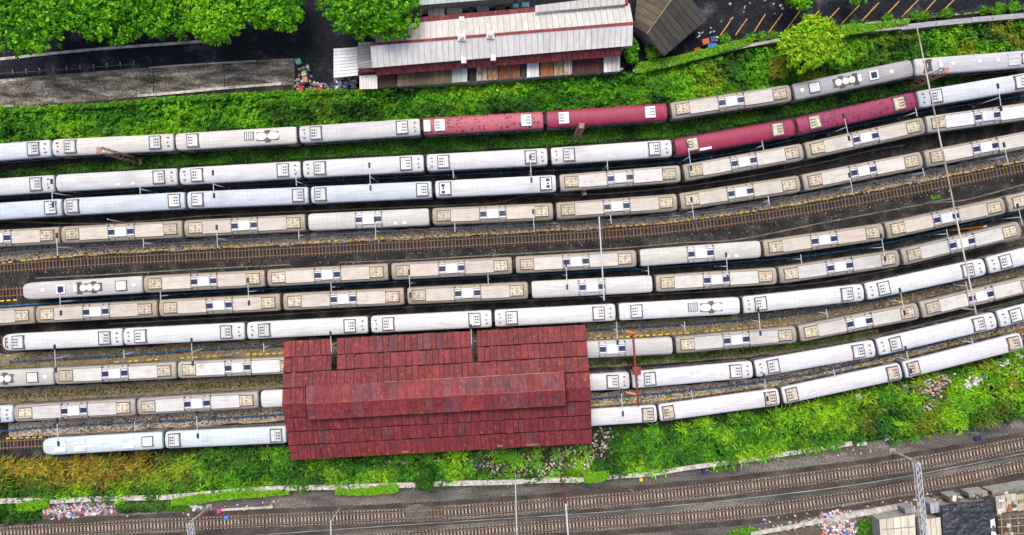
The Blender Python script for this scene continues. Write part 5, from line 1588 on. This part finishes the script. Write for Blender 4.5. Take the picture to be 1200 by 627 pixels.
def tufts(name, label, poly, dens, blades, length, palfn, seed, hmul=1.0, cat='grass', width=0.16, lift=None, avoid=()):
    """tall grass: arching blades radiating from tufts"""
    x, y, rng = scatter(poly, dens, seed)
    keep = rng.random(len(x)) < 0.35 + 0.9 * fbm(x * 0.35, y * 0.35, 2)
    x, y = x[keep], y[keep]
    for av in avoid:
        kk = ~in_poly(x, y, [W(a, b) for a, b in av]) | (rng.random(len(x)) < 0.22); x, y = x[kk], y[kk]
    k = len(x)
    col = palfn(x, y, rng)
    hh = (0.35 + 1.0 * fbm(x * 0.22 + 50, y * 0.22, 2)) * hmul
    base = np.zeros(k) if lift is None else lift(x, y)
    X = np.repeat(x, blades); Y = np.repeat(y, blades); Hh = np.repeat(hh, blades); B = np.repeat(base, blades); C = np.repeat(col, blades, axis=0)
    n = k * blades
    a = rng.uniform(0, 2 * np.pi, n); L = length * rng.uniform(0.55, 1.25, n) * (0.6 + 0.5 * Hh)
    dx, dy = np.cos(a), np.sin(a)
    px_, py_ = -dy, dx
    w = width * rng.uniform(0.6, 1.3, n)
    top = Hh * rng.uniform(0.5, 1.1, n)
    r0, r1, r2 = 0.05 * L, 0.5 * L, 1.0 * L
    z0, z1, z2 = B + 0.1 + 0 * L, B + 0.15 + top, B + 0.12 + top * rng.uniform(0.35, 0.85, n)
    P = lambda r, s, z: np.stack([X + dx * r + px_ * s, Y + dy * r + py_ * s, z], 1)
    v = np.stack([P(r0, -w * .4, z0), P(r0, w * .4, z0), P(r1, w * .5, z1), P(r1, -w * .5, z1), P(r2, w * .12, z2), P(r2, -w * .12, z2)], 1).reshape(-1, 3)
    b = np.arange(n)[:, None] * 6
    q = np.concatenate([b + np.array([[0, 1, 2, 3]]), b + np.array([[3, 2, 4, 5]])], 1).reshape(-1, 4)
    c = C * rng.uniform(0.65, 1.3, (n, 1))
    return stuff(name, np_mesh(name, v, q, np.repeat(c, 2, axis=0), M['leaf']), label, cat)


def pal_top(x, y, rng):
    t = fbm(x * 0.16, y * 0.3, 3)
    c = palette((t - 0.27) * 2.0, [(0.016, 0.075, 0.005), (0.045, 0.18, 0.005), (0.10, 0.33, 0.005), (0.18, 0.43, 0.006)]) * rng.uniform(0.5, 1.4, (len(x), 1))
    # dry and yellow patches, mostly in the east
    e = np.clip((x - 18) / 40, 0, 1)
    d = fbm(x * 0.22 + 90, y * 0.22 + 9, 3)
    m = np.clip((d - 0.66 + 0.14 * e) * 8, 0, 0.8)[:, None]
    dry = palette(rng.random(len(x)), [BROWN_D, YELLOW_G, (0.2, 0.33, 0.012), YELLOW_G])
    return c * (1 - m) + dry * m * (0.4 + 0.6 * e[:, None]) + c * m * (0.6 - 0.6 * e[:, None])


def pal_dark(x, y, rng):
    t = fbm(x * 0.3, y * 0.5, 3)
    return palette((t - 0.25) * 1.6, [GREEN_DARK, (0.045, 0.165, 0.007), (0.085, 0.25, 0.008)]) * rng.uniform(0.6, 1.35, (len(x), 1))


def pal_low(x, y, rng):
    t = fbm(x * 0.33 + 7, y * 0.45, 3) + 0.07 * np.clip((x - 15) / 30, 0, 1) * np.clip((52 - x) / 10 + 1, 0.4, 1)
    c = palette((t - 0.26) * 1.9, [(0.022, 0.09, 0.006), (0.05, 0.19, 0.006), GREEN_BRIGHT, GREEN_LIME, (0.21, 0.45, 0.006)])
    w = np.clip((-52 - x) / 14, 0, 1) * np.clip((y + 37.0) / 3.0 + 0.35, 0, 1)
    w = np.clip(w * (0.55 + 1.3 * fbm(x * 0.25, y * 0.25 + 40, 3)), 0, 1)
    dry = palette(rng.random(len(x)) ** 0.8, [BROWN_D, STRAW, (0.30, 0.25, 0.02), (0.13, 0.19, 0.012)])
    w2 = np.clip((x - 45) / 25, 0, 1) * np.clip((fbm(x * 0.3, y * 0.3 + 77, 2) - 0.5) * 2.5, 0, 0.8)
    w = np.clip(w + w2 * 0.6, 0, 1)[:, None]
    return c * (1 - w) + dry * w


TOPPOLY = [(-30, 129), (120, 122.5), (345, 109.5), (470, 107), (560, 101), (672, 91), (742, 86), (830, 69), (905, 52), (1030, 39), (1110, 31), (1240, 18),
           (1240, 63), (1075, 72), (1060, 80), (930, 104), (790, 123), (640, 132), (500, 140), (350, 149), (200, 158), (-30, 171)]
ground_cover('verge_plants', 'dense leafy green growth between the warehouse wall and the top train', TOPPOLY, 42, 0.36, 0.1, 2.2, 1.0, pal_top, 21, 0.75, zmin=0.5)
tufts('verge_grass', 'grass tufts mixed into the green verge above the top train', TOPPOLY, 1.3, 12, 0.75, pal_top, 22, 0.9)
# lighter clipped ivy along the yard edge
ivy = lambda x, y, rng: palette(rng.random(len(x)), [GREEN_MID, GREEN_BRIGHT, GREEN_BRIGHT, GREEN_LIME])
ground_cover('edge_creeper', 'bright creeper strip along the lower edge of the concrete yard', [(-30, 131), (60, 128), (110, 124.5), (180, 117), (260, 112), (345, 108), (445, 106), (445, 110), (345, 113.5), (200, 122), (110, 129), (-30, 137)], 60, 0.3, 1.3,
             0.5, 0.8, ivy, 23, cat='creeper')
# ivy over the perimeter wall
for nm, lb, poly, sd in (('wall_ivy', 'bright ivy draped over the car park wall left of the yellow-green tree', [(742, 79), (790, 70), (830, 60), (868, 51), (878, 50), (878, 54), (860, 61), (820, 72), (780, 82), (742, 90)], 24),
                         ('wall_ivy', 'bright ivy mound on the perimeter wall right of the yellow-green tree', [(965, 37), (985, 34), (1010, 33), (1040, 30), (1058, 29), (1056, 33), (1030, 37), (1005, 43), (985, 46), (965, 45)], 25)):
    ground_cover(nm, lb, poly, 120, 0.27, 2.1, 0.45, 0.9, lambda x, y, rng: palette(rng.random(len(x)) ** 0.8, [GREEN_MID, GREEN_BRIGHT, GREEN_LIME, GREEN_LIME]), sd, 0.4, cat='ivy', zmin=0.85)
ground_cover('verge_plants', 'low dark green strip of plants between first and second train rows',
             [(-30, 204), (200, 181), (350, 173.5), (500, 162.5), (640, 154.5), (790, 144.5), (930, 122.5), (1060, 96), (1125, 84), (1125, 98), (1062, 108), (930, 135), (790, 160), (640, 171), (500, 179), (350, 186), (200, 195), (-30, 214)],
             50, 0.28, 0.15, 0.75, 0.7, pal_dark, 26)
ground_cover('moss_plants', 'thin mossy plants between eighth and ninth train rows left of the shed', [(-30, 463), (150, 453), (335, 444), (335, 450), (150, 461), (-30, 470)], 14, 0.22, 0.05, 0.25, 0.6,
             lambda x, y, rng: palette(rng.random(len(x)), [GREEN_DARK, (0.07, 0.12, 0.015), (0.12, 0.15, 0.02), BROWN_D]), 27)
ground_cover('moss_plants', 'green weeds between eighth and ninth train rows right of the shed', [(690, 423), (800, 415), (940, 402), (1030, 388), (1030, 392), (940, 408), (800, 423), (690, 430)], 26, 0.24, 0.05, 0.35, 0.6, pal_dark, 28)

LOWPOLY = [(-30, 541), (60, 538.5), (190, 530.5), (338, 523), (342, 539), (600, 526), (694, 521), (696, 504), (770, 499), (915, 480), (1060, 448.5), (1240, 398),
           (1240, 480), (1140, 498), (1085, 506), (1060, 513), (1000, 517), (900, 533), (791, 547), (750, 555), (712, 556), (600, 562), (470, 566), (300, 571), (172, 580), (-30, 585)]
RUB = [(440, 541), (560, 529), (692, 522), (699, 500), (716, 500), (722, 530), (700, 545), (640, 558), (590, 558), (545, 548), (500, 538), (440, 548)]
HEAP = [(1042, 456), (1075, 446), (1112, 436), (1118, 440), (1106, 452), (1096, 464), (1088, 486), (1076, 484), (1078, 464), (1050, 464)]
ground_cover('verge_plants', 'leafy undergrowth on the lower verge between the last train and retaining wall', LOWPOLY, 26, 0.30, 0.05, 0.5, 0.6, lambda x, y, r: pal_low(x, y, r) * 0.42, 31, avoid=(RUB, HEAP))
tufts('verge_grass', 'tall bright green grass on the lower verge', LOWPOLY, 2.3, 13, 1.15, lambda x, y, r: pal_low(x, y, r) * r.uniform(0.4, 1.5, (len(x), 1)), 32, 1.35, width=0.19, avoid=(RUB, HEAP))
lift = lambda x, y: np.full(len(x), 0.9)
lime = lambda x, y, rng: palette(rng.random(len(x)), [GREEN_BRIGHT, GREEN_LIME, (0.19, 0.40, 0.012)])
for lb, poly, sd in (('lime creeper over the retaining wall at the lower left', [(25, 588), (45, 583), (62, 582), (64, 590), (45, 596), (27, 596)], 41),
                     ('lime creeper hanging over the retaining wall left of the shed corner', [(205, 582), (240, 576), (290, 573), (342, 571.5), (342, 576), (300, 580), (262, 583), (235, 587), (205, 590)], 42),
                     ('lime creeper along the wall under the shed', [(395, 572.5), (420, 570), (462, 564), (468, 566), (468, 574), (440, 577), (395, 577)], 43),
                     ('green creeper spilling over the wall right of the shed', [(683, 552), (712, 550), (712, 558), (700, 563), (684, 563)], 44)):
    ground_cover('wall_creeper', lb, poly, 130, 0.26, 1.15, 0.4, 0.9, lime, sd, 0.45, cat='creeper', zmin=0.8)
ground_cover('weeds', 'dark leafy weeds beside the litter at the lower left', [(0, 592), (35, 590), (50, 594), (48, 606), (30, 609), (5, 612), (-10, 612)], 45, 0.5, 0.3, 1.2, 0.6, pal_dark, 45, 0.8, 2.4)
ground_cover('weeds', 'green weeds under the wall right of the litter heap', [(136, 590), (170, 588), (225, 586), (224, 597), (180, 600), (138, 600)], 40, 0.3, 0.1, 0.7, 0.6, pal_dark, 46)
ground_cover('weeds', 'green weeds at the foot of the lower right kerb', [(855, 621), (880, 617), (892, 621), (870, 627), (850, 630)], 40, 0.3, 0.1, 0.4, 0.6, ivy, 47)
ground_cover('weeds', 'patch of weeds left of the cream shack', [(1000, 612), (1026, 606), (1030, 627), (1000, 632)], 35, 0.3, 0.1, 0.6, 0.6, pal_dark, 48)
ground_cover('weeds', 'small weeds along the foot of the right retaining wall', [(830, 550), (860, 545), (862, 549), (832, 554)], 30, 0.25, 0.05, 0.3, 0.6, ivy, 49)
ground_cover('weeds', 'tiny green weed beside the empty middle track', [(1090, 230), (1101, 227), (1102, 232), (1091, 234)], 40, 0.22, 0.05, 0.3, 0.6, ivy, 50)
ground_cover('weeds', 'green weeds beside the boundary wall under the warehouse awning', [(452, 103), (464, 98), (468, 103), (463, 112), (452, 112)], 70, 0.35, 1.0, 1.4, 0.6, ivy, 51)
ground_cover('weeds', 'leafy climber at the right corner of the warehouse', [(727, 52), (738, 50), (743, 60), (744, 78), (735, 80), (728, 70)], 90, 0.34, 3.5, 1.2, 0.6, ivy, 52)


def tree(name, label, px, py, rpx, h, pal, seed, leaf=0.42, clumps=420, per=20, flat=0.55, trunk=True, group=None, ry=None, cr=None):
    """tapered trunk, limbs, and a crown of many leaf rosettes spread over uneven lobes"""
    rng = np.random.default_rng(seed)
    zc = h * 0.72
    c = W(px, py, zc)
    R = rpx * (CAM_H - zc) / FPX
    Ry = R if ry is None else ry * (CAM_H - zc) / FPX
    t = thing(name, label, 'tree' if name.endswith('tree') else 'shrub', (c.x, c.y, 0), 0, group)
    hz = h - zc
    # lobes
    nl = max(5, int(14 * min(1, R / 4)))
    la = rng.uniform(0, 2 * np.pi, nl); lr = np.sqrt(rng.uniform(0.05, 1, nl)) * 0.66
    lob = np.stack([np.cos(la) * lr * R, np.sin(la) * lr * Ry, zc + hz * (0.75 - 1.25 * lr ** 2 + rng.uniform(-.2, .25, nl))], 1)
    lrad = R * rng.uniform(0.32, 0.46, nl)
    lob = np.concatenate([lob, [[0, 0, zc + hz * 0.45]]]); lrad = np.concatenate([lrad, [R * 0.5]])
    if trunk:
        mb = MB()
        r0 = 0.035 * h
        mb.tube((0, 0, 0), (0.1, 0.05, zc * 0.55), r0, 8, r0 * 0.7)
        for k in range(min(len(lob), 9)):
            mb.tube((0.1, 0.05, zc * 0.5), tuple(lob[k] - np.array([0, 0, lrad[k] * 0.3])), r0 * 0.45, 6, r0 * 0.12)
        mb.build('trunk', M['bark'], t)
    li = rng.choice(len(lob), clumps, p=lrad ** 2 / np.sum(lrad ** 2))
    d = rng.normal(size=(clumps, 3)); d[:, 2] = np.abs(d[:, 2]) * 0.9 - 0.25
    d /= np.linalg.norm(d, axis=1, keepdims=True)
    rad = lrad[li] * rng.uniform(0.60, 1.14, clumps)
    cc = lob[li] + d * rad[:, None] * np.array([1, 1, flat])
    X = np.repeat(cc, per, axis=0); D = np.repeat(d, per, axis=0)
    n = len(X)
    cs = np.repeat(rng.uniform(0.55, 1.1, clumps), per) * leaf * 0.85
    off = rng.normal(size=(n, 3)) * cs[:, None] * np.array([1, 1, 0.55])
    P = X + off
    nr = D * 0.4 + off / (cs[:, None] + 1e-6) * 0.45 + rng.normal(size=(n, 3)) * 0.5 + np.array([0, 0, 0.6])
    v, q = leaf_quads(P, nr, leaf * rng.uniform(0.6, 1.3, n), 1.55, rng)
    tt = np.repeat(rng.random(clumps), per) * 0.7 + rng.random(n) * 0.3
    col = palette(tt, pal) * rng.uniform(0.6, 1.3, (n, 1))
    part('crown', np_mesh('crown', v, q, col, M['leaf']), t)
    return t


PT = [(0.018, 0.085, 0.004), (0.065, 0.250, 0.004), (0.140, 0.410, 0.004), (0.235, 0.510, 0.006)]
GT = 'roadside trees at the top left'
tree('street_tree', 'big leafy tree at the top left corner', 42, 2, 62, 11.0, PT, 101, 0.36, 1500, 16, group=GT, ry=66)
tree('street_tree', 'second leafy roadside tree from the left', 128, 4, 48, 10.5, PT, 102, 0.36, 1100, 16, group=GT, ry=58)
tree('street_tree', 'third leafy roadside tree from the left', 192, -2, 42, 10.0, PT, 103, 0.36, 900, 16, group=GT, ry=57)
tree('street_tree', 'fourth leafy roadside tree with yellowish top', 258, 6, 45, 10.5, PT[1:] + [(0.19, 0.34, 0.01)], 104, 0.34, 1150, 16, group=GT, ry=55)
tree('street_tree', 'rightmost tree of the continuous roadside row', 320, -2, 42, 10.0, PT, 105, 0.36, 950, 16, group=GT, ry=56)
tree('street_tree', 'detached round tree overhanging the warehouse end', 425, 12, 64, 11.5, PT, 106, 0.34, 1800, 16, group=GT, ry=62)
tree('yellow_green_tree', 'bright yellow-green tree standing on the perimeter wall', 948, 55, 36, 8.0, [(0.09, 0.24, 0.006), (0.20, 0.45, 0.006), (0.32, 0.55, 0.008), (0.45, 0.55, 0.015)], 107, 0.36, 620, 16, ry=34)
tree('yellow_shrub', 'yellowish shrub below the yellow-green tree', 912, 80, 12, 3.0, [(0.15, 0.22, 0.012), (0.30, 0.32, 0.02), (0.36, 0.30, 0.02)], 108, 0.34, 90, 14)
tree('car_park_tree', 'tree top at the upper edge above the parking bays', 937, -8, 17, 6.0, PT[1:], 109, 0.42, 150, 16)
tree('car_park_tree', 'small tree top at the upper edge right of parking bays', 1004, -8, 11, 5.0, PT[1:], 110, 0.4, 80, 14)
tree('round_bush', 'round dark green bush growing over the retaining wall', 499, 560, 14, 3.2, [(0.012, 0.06, 0.008), (0.03, 0.12, 0.008), (0.06, 0.20, 0.008)], 111, 0.3, 240, 16, ry=17)
tree('corner_shrub', 'loose shrub left of the brown shed', 762, 62, 11, 2.6, [GREEN_MID, GREEN_BRIGHT, YELLOW_G], 112, 0.3, 90, 14)
for i, (x, y, r_) in enumerate(((851, 47.5, 8), (880, 45, 6), (892, 42.5, 6), (907, 42, 5), (971, 31, 5), (1000, 31, 6), (1038, 22.5, 7), (1074, 19.5, 6), (1082, 18, 5), (1108, 16, 7), (1153, 11.5, 6), (1169, 10.5, 8), (1186, 8, 8))):
    tree('clipped_shrub', 'small round shrub, %s from left along the car park kerb' % (ORD[i + 1] if i < 11 else ('twelfth', 'thirteenth')[i - 11]), x, y, r_, 1.7, [GREEN_MID, GREEN_BRIGHT, GREEN_LIME], 130 + i, 0.24, 60, 14, group='shrubs along the car park kerb', trunk=True)
ground_cover('kerb_plants', 'low dark planting along the car park kerb', [(832, 50), (880, 43), (970, 30), (1040, 22), (1110, 15), (1240, 2), (1240, 8), (1110, 20), (1040, 28), (970, 36), (880, 49), (832, 58)], 22, 0.26, 0.1, 0.5, 0.6,
             lambda x, y, rng: palette(rng.random(len(x)), [GREEN_DARK, GREEN_MID, BROWN_D]), 53)


# ================================================================== LITTER, RUBBLE, SCRAP
def chips(name, label, poly, dens, size, cols, seed, hmax=0.15, cat='litter'):
    x, y, rng = scatter(poly, dens, seed)
    keep = rng.random(len(x)) < np.clip(fbm(x * 0.5, y * 0.5, 2) * 1.7, 0, 1)
    x, y = x[keep], y[keep]
    n = len(x)
    a = rng.uniform(0, np.pi, n); sx = size * rng.uniform(0.35, 1.3, n); sy = size * rng.uniform(0.3, 0.9, n); hz = rng.uniform(0.04, hmax, n)
    z0 = rng.uniform(0.0, hmax, n)
    ca, sa = np.cos(a), np.sin(a)
    V = []
    for (ux, uy, uz) in ((-1, -1, 0), (1, -1, 0), (1, 1, 0), (-1, 1, 0), (-.8, -.8, 1), (.8, -.7, 1), (.75, .8, 1), (-.8, .7, 1)):
        V.append(np.stack([x + ca * ux * sx / 2 - sa * uy * sy / 2, y + sa * ux * sx / 2 + ca * uy * sy / 2, np.where(uz > 0, z0, np.maximum(0, z0 - 0.18)) + uz * hz + 0.01], 1))
    v = np.stack(V, 1).reshape(-1, 3)
    b = np.arange(n)[:, None] * 8
    q = np.concatenate([b + np.array([f]) for f in ((4, 5, 6, 7), (0, 1, 5, 4), (1, 2, 6, 5), (2, 3, 7, 6), (3, 0, 4, 7))], 1).reshape(-1, 4)
    C = np.array(cols)[rng.integers(0, len(cols), n)] * rng.uniform(0.7, 1.2, (n, 1))
    return stuff(name, np_mesh(name, v, q, np.repeat(C, 5, axis=0), M['chips']), label, cat)


LIT = [(0.5, 0.5, 0.52), (0.4, 0.36, 0.34), (0.5, 0.48, 0.46), (0.36, 0.07, 0.08), (0.07, 0.12, 0.32), (0.09, 0.08, 0.08), (0.55, 0.35, 0.38), (0.25, 0.2, 0.18), (0.05, 0.05, 0.06), (0.5, 0.38, 0.25)]
STN_ = [(0.33, 0.29, 0.235), (0.24, 0.20, 0.165), (0.14, 0.118, 0.098), (0.40, 0.365, 0.31), (0.08, 0.068, 0.058)]
chips('litter_heap', 'colourful heap of litter under the wall at lower left', [(50, 596), (62, 590), (100, 588), (134, 588), (136, 600), (120, 603), (80, 606), (54, 604)], 22, 0.62, LIT, 61)
chips('litter_heap', 'colourful litter heap beside the lower right shacks', [(962, 603), (985, 598), (1002, 599), (1004, 615), (1000, 632), (965, 632)], 20, 0.65, LIT, 62)
chips('litter_heap', 'grey and white litter below the wall at the left gantry', [(222, 585), (236, 584), (236, 597), (224, 598)], 18, 0.5, [(0.5, 0.52, 0.58), (0.6, 0.6, 0.62), (0.3, 0.3, 0.32), (0.2, 0.16, 0.13)], 63)
chips('rubble', 'pale rubble and rubbish along the foot of the shed', RUB, 8, 0.45,
      STN_ + [(0.45, 0.43, 0.4), (0.3, 0.25, 0.22), (0.05, 0.05, 0.05), (0.03, 0.025, 0.02), (0.03, 0.03, 0.03), (0.06, 0.045, 0.035)], 64, 0.5, 'rubble')
chips('litter_heap', 'dark and pale rubbish heap beside the lowest train at right', [(1040, 456), (1075, 446), (1110, 436), (1118, 438), (1108, 450), (1095, 462), (1088, 486), (1076, 484), (1078, 462), (1050, 464)], 14, 0.5,
      [(0.04, 0.04, 0.05), (0.1, 0.09, 0.1), (0.5, 0.48, 0.47), (0.42, 0.3, 0.27), (0.22, 0.08, 0.05), (0.3, 0.25, 0.24)], 65, 0.75)
chips('litter_heap', 'small pale heap of plastic in the grass at the right', [(1127, 444), (1140, 438), (1147, 440), (1145, 449), (1130, 455), (1126, 452)], 18, 0.5, [(0.6, 0.6, 0.63), (0.5, 0.5, 0.52), (0.55, 0.45, 0.45)], 66, 0.8)
chips('litter_heap', 'white rags in the grass near the right edge', [(1162, 424), (1178, 420), (1186, 412), (1200, 420), (1200, 432), (1180, 438), (1165, 432)], 5, 0.7, [(0.7, 0.7, 0.7), (0.6, 0.6, 0.62), (0.3, 0.12, 0.06)], 67, 0.8)
chips('litter_heap', 'tiny white rag pile beside the lowest train right of shed', [(999, 462), (1007, 460), (1008, 466), (1000, 469)], 18, 0.4, [(0.7, 0.7, 0.74), (0.6, 0.6, 0.65)], 68, 0.7)
chips('rubble', 'stones and rubble in the aisle between fourth row and empty track', [(0, 292), (240, 280), (480, 269.5), (720, 257), (840, 245), (960, 226), (1080, 203), (1210, 174), (1210, 184), (1080, 214), (960, 236), (840, 256), (720, 268), (480, 282), (240, 292), (0, 306)], 6, 0.3, STN_, 69, 0.15, 'rubble')
chips('rubble', 'stones in the aisle between ninth and tenth rows right of shed', [(690, 463), (800, 455), (915, 440), (1060, 411), (1210, 374), (1210, 384), (1060, 424), (915, 454), (800, 468), (690, 476)], 11, 0.32, STN_ + [(0.55, 0.5, 0.44)], 70, 0.16, 'rubble')
chips('rubble', 'stones in the aisle between ninth and tenth rows left of shed', [(14, 502), (100, 494), (240, 484), (338, 479), (338, 489), (240, 497), (100, 506), (14, 513)], 12, 0.32, STN_ + [(0.5, 0.46, 0.38)], 71, 0.16, 'rubble')
chips('rubble', 'scattered stones in the aisle above the eighth row', [(0, 415), (240, 402), (338, 398), (338, 412), (240, 418), (0, 432)], 2.2, 0.3, STN_, 72, 0.12, 'rubble')
chips('rubble', 'scattered stones above the eighth row right of shed', [(690, 380), (800, 374), (930, 362), (1078, 336), (1210, 306), (1210, 322), (1078, 352), (930, 380), (800, 390), (690, 396)], 4, 0.3, STN_, 73, 0.12, 'rubble')
chips('rubble', 'loose stones on the dark ballast of the yard', [(0, 318), (480, 296), (720, 280), (960, 250), (1200, 205), (1200, 222), (960, 262), (720, 292), (480, 306), (0, 330)], 1.2, 0.2, [(0.2, 0.17, 0.15), (0.12, 0.1, 0.09), (0.35, 0.32, 0.29)], 74, 0.1, 'rubble')
chips('rubble', 'broken stones and scraps along the lower right kerb', [(885, 620), (930, 611), (1000, 599), (1060, 588), (1110, 582), (1165, 575), (1215, 566), (1215, 573), (1165, 581), (1110, 588), (1060, 597), (930, 622)], 7, 0.4, STN_ + [(0.5, 0.46, 0.42)], 75, 0.2, 'rubble')
chips('scrap_boards', 'boards and scraps lying on the lower right shack roofs', [(1075, 590), (1104, 586), (1104, 606), (1085, 608), (1074, 604)], 6, 0.9, STN_ + [(0.5, 0.48, 0.42), (0.3, 0.12, 0.08), (0.1, 0.12, 0.2)], 81, 0.4, 'scrap')
chips('rubble', 'stones at the foot of the right retaining wall', [(800, 554), (860, 546), (940, 534), (1000, 525), (1040, 520), (1040, 528), (940, 540), (860, 552)], 3, 0.3, STN_, 76, 0.12, 'rubble')
chips('litter_heap', 'scrap heap at the right end of the concrete yard', [(346, 98), (352, 80), (362, 76), (366, 96), (385, 100), (386, 107), (346, 109)], 8, 0.6,
      [(0.04, 0.04, 0.05), (0.3, 0.2, 0.14), (0.4, 0.38, 0.36), (0.15, 0.12, 0.1), (0.1, 0.14, 0.2)], 77, 0.5)
chips('litter_heap', 'colourful bags piled beside the cream-roofed annex', [(393, 92), (420, 90), (420, 104), (393, 106)], 14, 0.6, [(0.1, 0.2, 0.4), (0.6, 0.6, 0.62), (0.35, 0.3, 0.25), (0.1, 0.35, 0.4), (0.3, 0.12, 0.1), (0.05, 0.05, 0.06)], 78, 0.9)
chips('litter_heap', 'scraps lying on the car park beside the brown shed', [(822, 30), (838, 34), (842, 48), (828, 52), (816, 44)], 3.5, 0.4, [(0.5, 0.5, 0.52), (0.4, 0.4, 0.42), (0.2, 0.25, 0.4)], 79, 0.3)
chips('fallen_leaves', 'pale scraps scattered over the dark car park', [(835, 8), (900, -4), (960, -6), (960, 12), (900, 20), (845, 30)], 0.35, 0.45, [(0.4, 0.4, 0.36), (0.3, 0.32, 0.25)], 80, 0.12)

chips('litter_heap', 'thinly scattered litter along the lower left wall foot', [(0, 604), (30, 600), (150, 600), (250, 592), (330, 586), (330, 592), (250, 602), (150, 606), (0, 614)], 0.9, 0.4, LIT, 90, 0.12)
chips('litter_heap', 'thinly scattered litter along the lower right edge', [(880, 612), (960, 596), (1040, 584), (1100, 576), (1100, 586), (1040, 596), (960, 612), (890, 628)], 1.1, 0.4, LIT, 91, 0.12)
chips('litter_heap', 'bits of litter on the lower verge near the right edge', [(1030, 462), (1110, 440), (1200, 412), (1200, 440), (1120, 470), (1040, 485)], 0.35, 0.45, LIT, 92, 0.9)

def small(name, label, cat, px, py, sx, sy, h, col, rz=0.0, top=True):
    t = thing(name, label, cat, W(px, py), rz)
    MB().cbox(-sx / 2, sx / 2, -sy / 2, sy / 2, 0, h, min(0.1, h * 0.2)).build('body', M['plain'], t, col)
    if top: MB().cbox(-sx * .54, sx * .54, -sy * .54, sy * .54, h, h + 0.08, 0.03).build('lid', M['plain'], t, g(0.8, col))
    return t


small('tarp_crate', 'teal tarp-covered crate on the ground right of the concrete yard', 'crate', 351, 73.5, 0.8, 0.8, 0.8, (0.12, 0.42, 0.36), 0.3)
small('tarp_crate', 'pale green crate in the scrap heap', 'crate', 358, 88, 0.75, 0.7, 0.9, (0.3, 0.5, 0.33), 0.2)
small('bin', 'red bin at the scrap heap', 'bin', 354.5, 106, 0.7, 0.8, 1.0, (0.55, 0.02, 0.04))
small('crate', 'long red crate at the scrap heap edge', 'crate', 374, 105.5, 1.6, 0.6, 0.7, (0.35, 0.03, 0.03), 0.05)
small('crate', 'salmon pink crate in the scrap heap', 'crate', 359, 94.5, 0.8, 0.9, 0.8, (0.5, 0.22, 0.15))
small('bin', 'blue bin on the car park beside the ivy wall', 'bin', 832.5, 56, 1.3, 0.9, 0.9, (0.03, 0.15, 0.48), 0.1)
small('tank', 'red-orange tank on the car park beside the ivy wall', 'tank', 825, 51, 1.1, 0.9, 1.1, (0.5, 0.1, 0.04), 0.3)
small('tank', 'small red box by the brown shed corner', 'box', 816, 60, 1.0, 0.7, 0.7, (0.4, 0.05, 0.03), 0.3)
small('bin', 'navy bin beside the red-orange tank', 'bin', 834, 48, 0.9, 0.9, 0.9, (0.03, 0.06, 0.2), 0.2)
small('cone_box', 'red and white box lying in the grass near right edge', 'box', 1183, 447, 1.0, 0.75, 0.9, (0.65, 0.22, 0.15), 0.2)
small('cone_box', 'second red and white box just below the other', 'box', 1185, 452.5, 1.0, 0.7, 0.9, (0.65, 0.2, 0.12), 0.3)
small('bucket', 'magenta bucket by the short kerb at lower left', 'bucket', 258, 598, 0.6, 0.6, 0.5, (0.65, 0.03, 0.25))
small('bag', 'blue bag beside the upper main track at lower left', 'bag', 265.5, 606, 0.7, 0.5, 0.35, (0.05, 0.2, 0.55), 0.3, False)
small('bag', 'navy bag at the foot of the right retaining wall', 'bag', 825, 551.5, 0.7, 0.6, 0.4, (0.02, 0.02, 0.14), 0.1, False)
small('bag', 'dark blue bag above the main line at the right', 'bag', 1145, 513.5, 1.2, 0.6, 0.4, (0.015, 0.015, 0.09), 0.2, False)
small('bag', 'yellow bag under the bend of the retaining wall', 'bag', 751, 561.5, 0.6, 0.7, 0.4, (0.6, 0.42, 0.03), 0.1, False)
small('white_sheet', 'white panel lying in the grass at the lower right', 'panel', 1081.5, 497.5, 0.95, 0.35, 0.5, (0.75, 0.75, 0.73), 0.05, False)
small('dark_tyre_box', 'dark blue object in the upper right verge', 'box', 1158, 44, 0.9, 0.7, 0.9, (0.03, 0.045, 0.08), 0.0, False)
small('equipment_box', 'white box beside the lattice pole between third and fourth rows', 'box', 684.5, 227.5, 0.7, 0.5, 0.7, (0.75, 0.75, 0.76), 0.2, False)
small('equipment_box', 'white rag-covered box between fifth and sixth rows at right', 'box', 1153, 266.5, 0.7, 0.6, 0.5, (0.7, 0.7, 0.75), 0.2, False)
o = MB().tube((0, 0, 0), (0.3, 0.2, 6.0), 0.13, 6, 0.1).build('utility_pole', M['lattice_brown'], loc=W(679, 229)); tagit(o, 'brown pole beside the white box between third and fourth rows', 'pole')
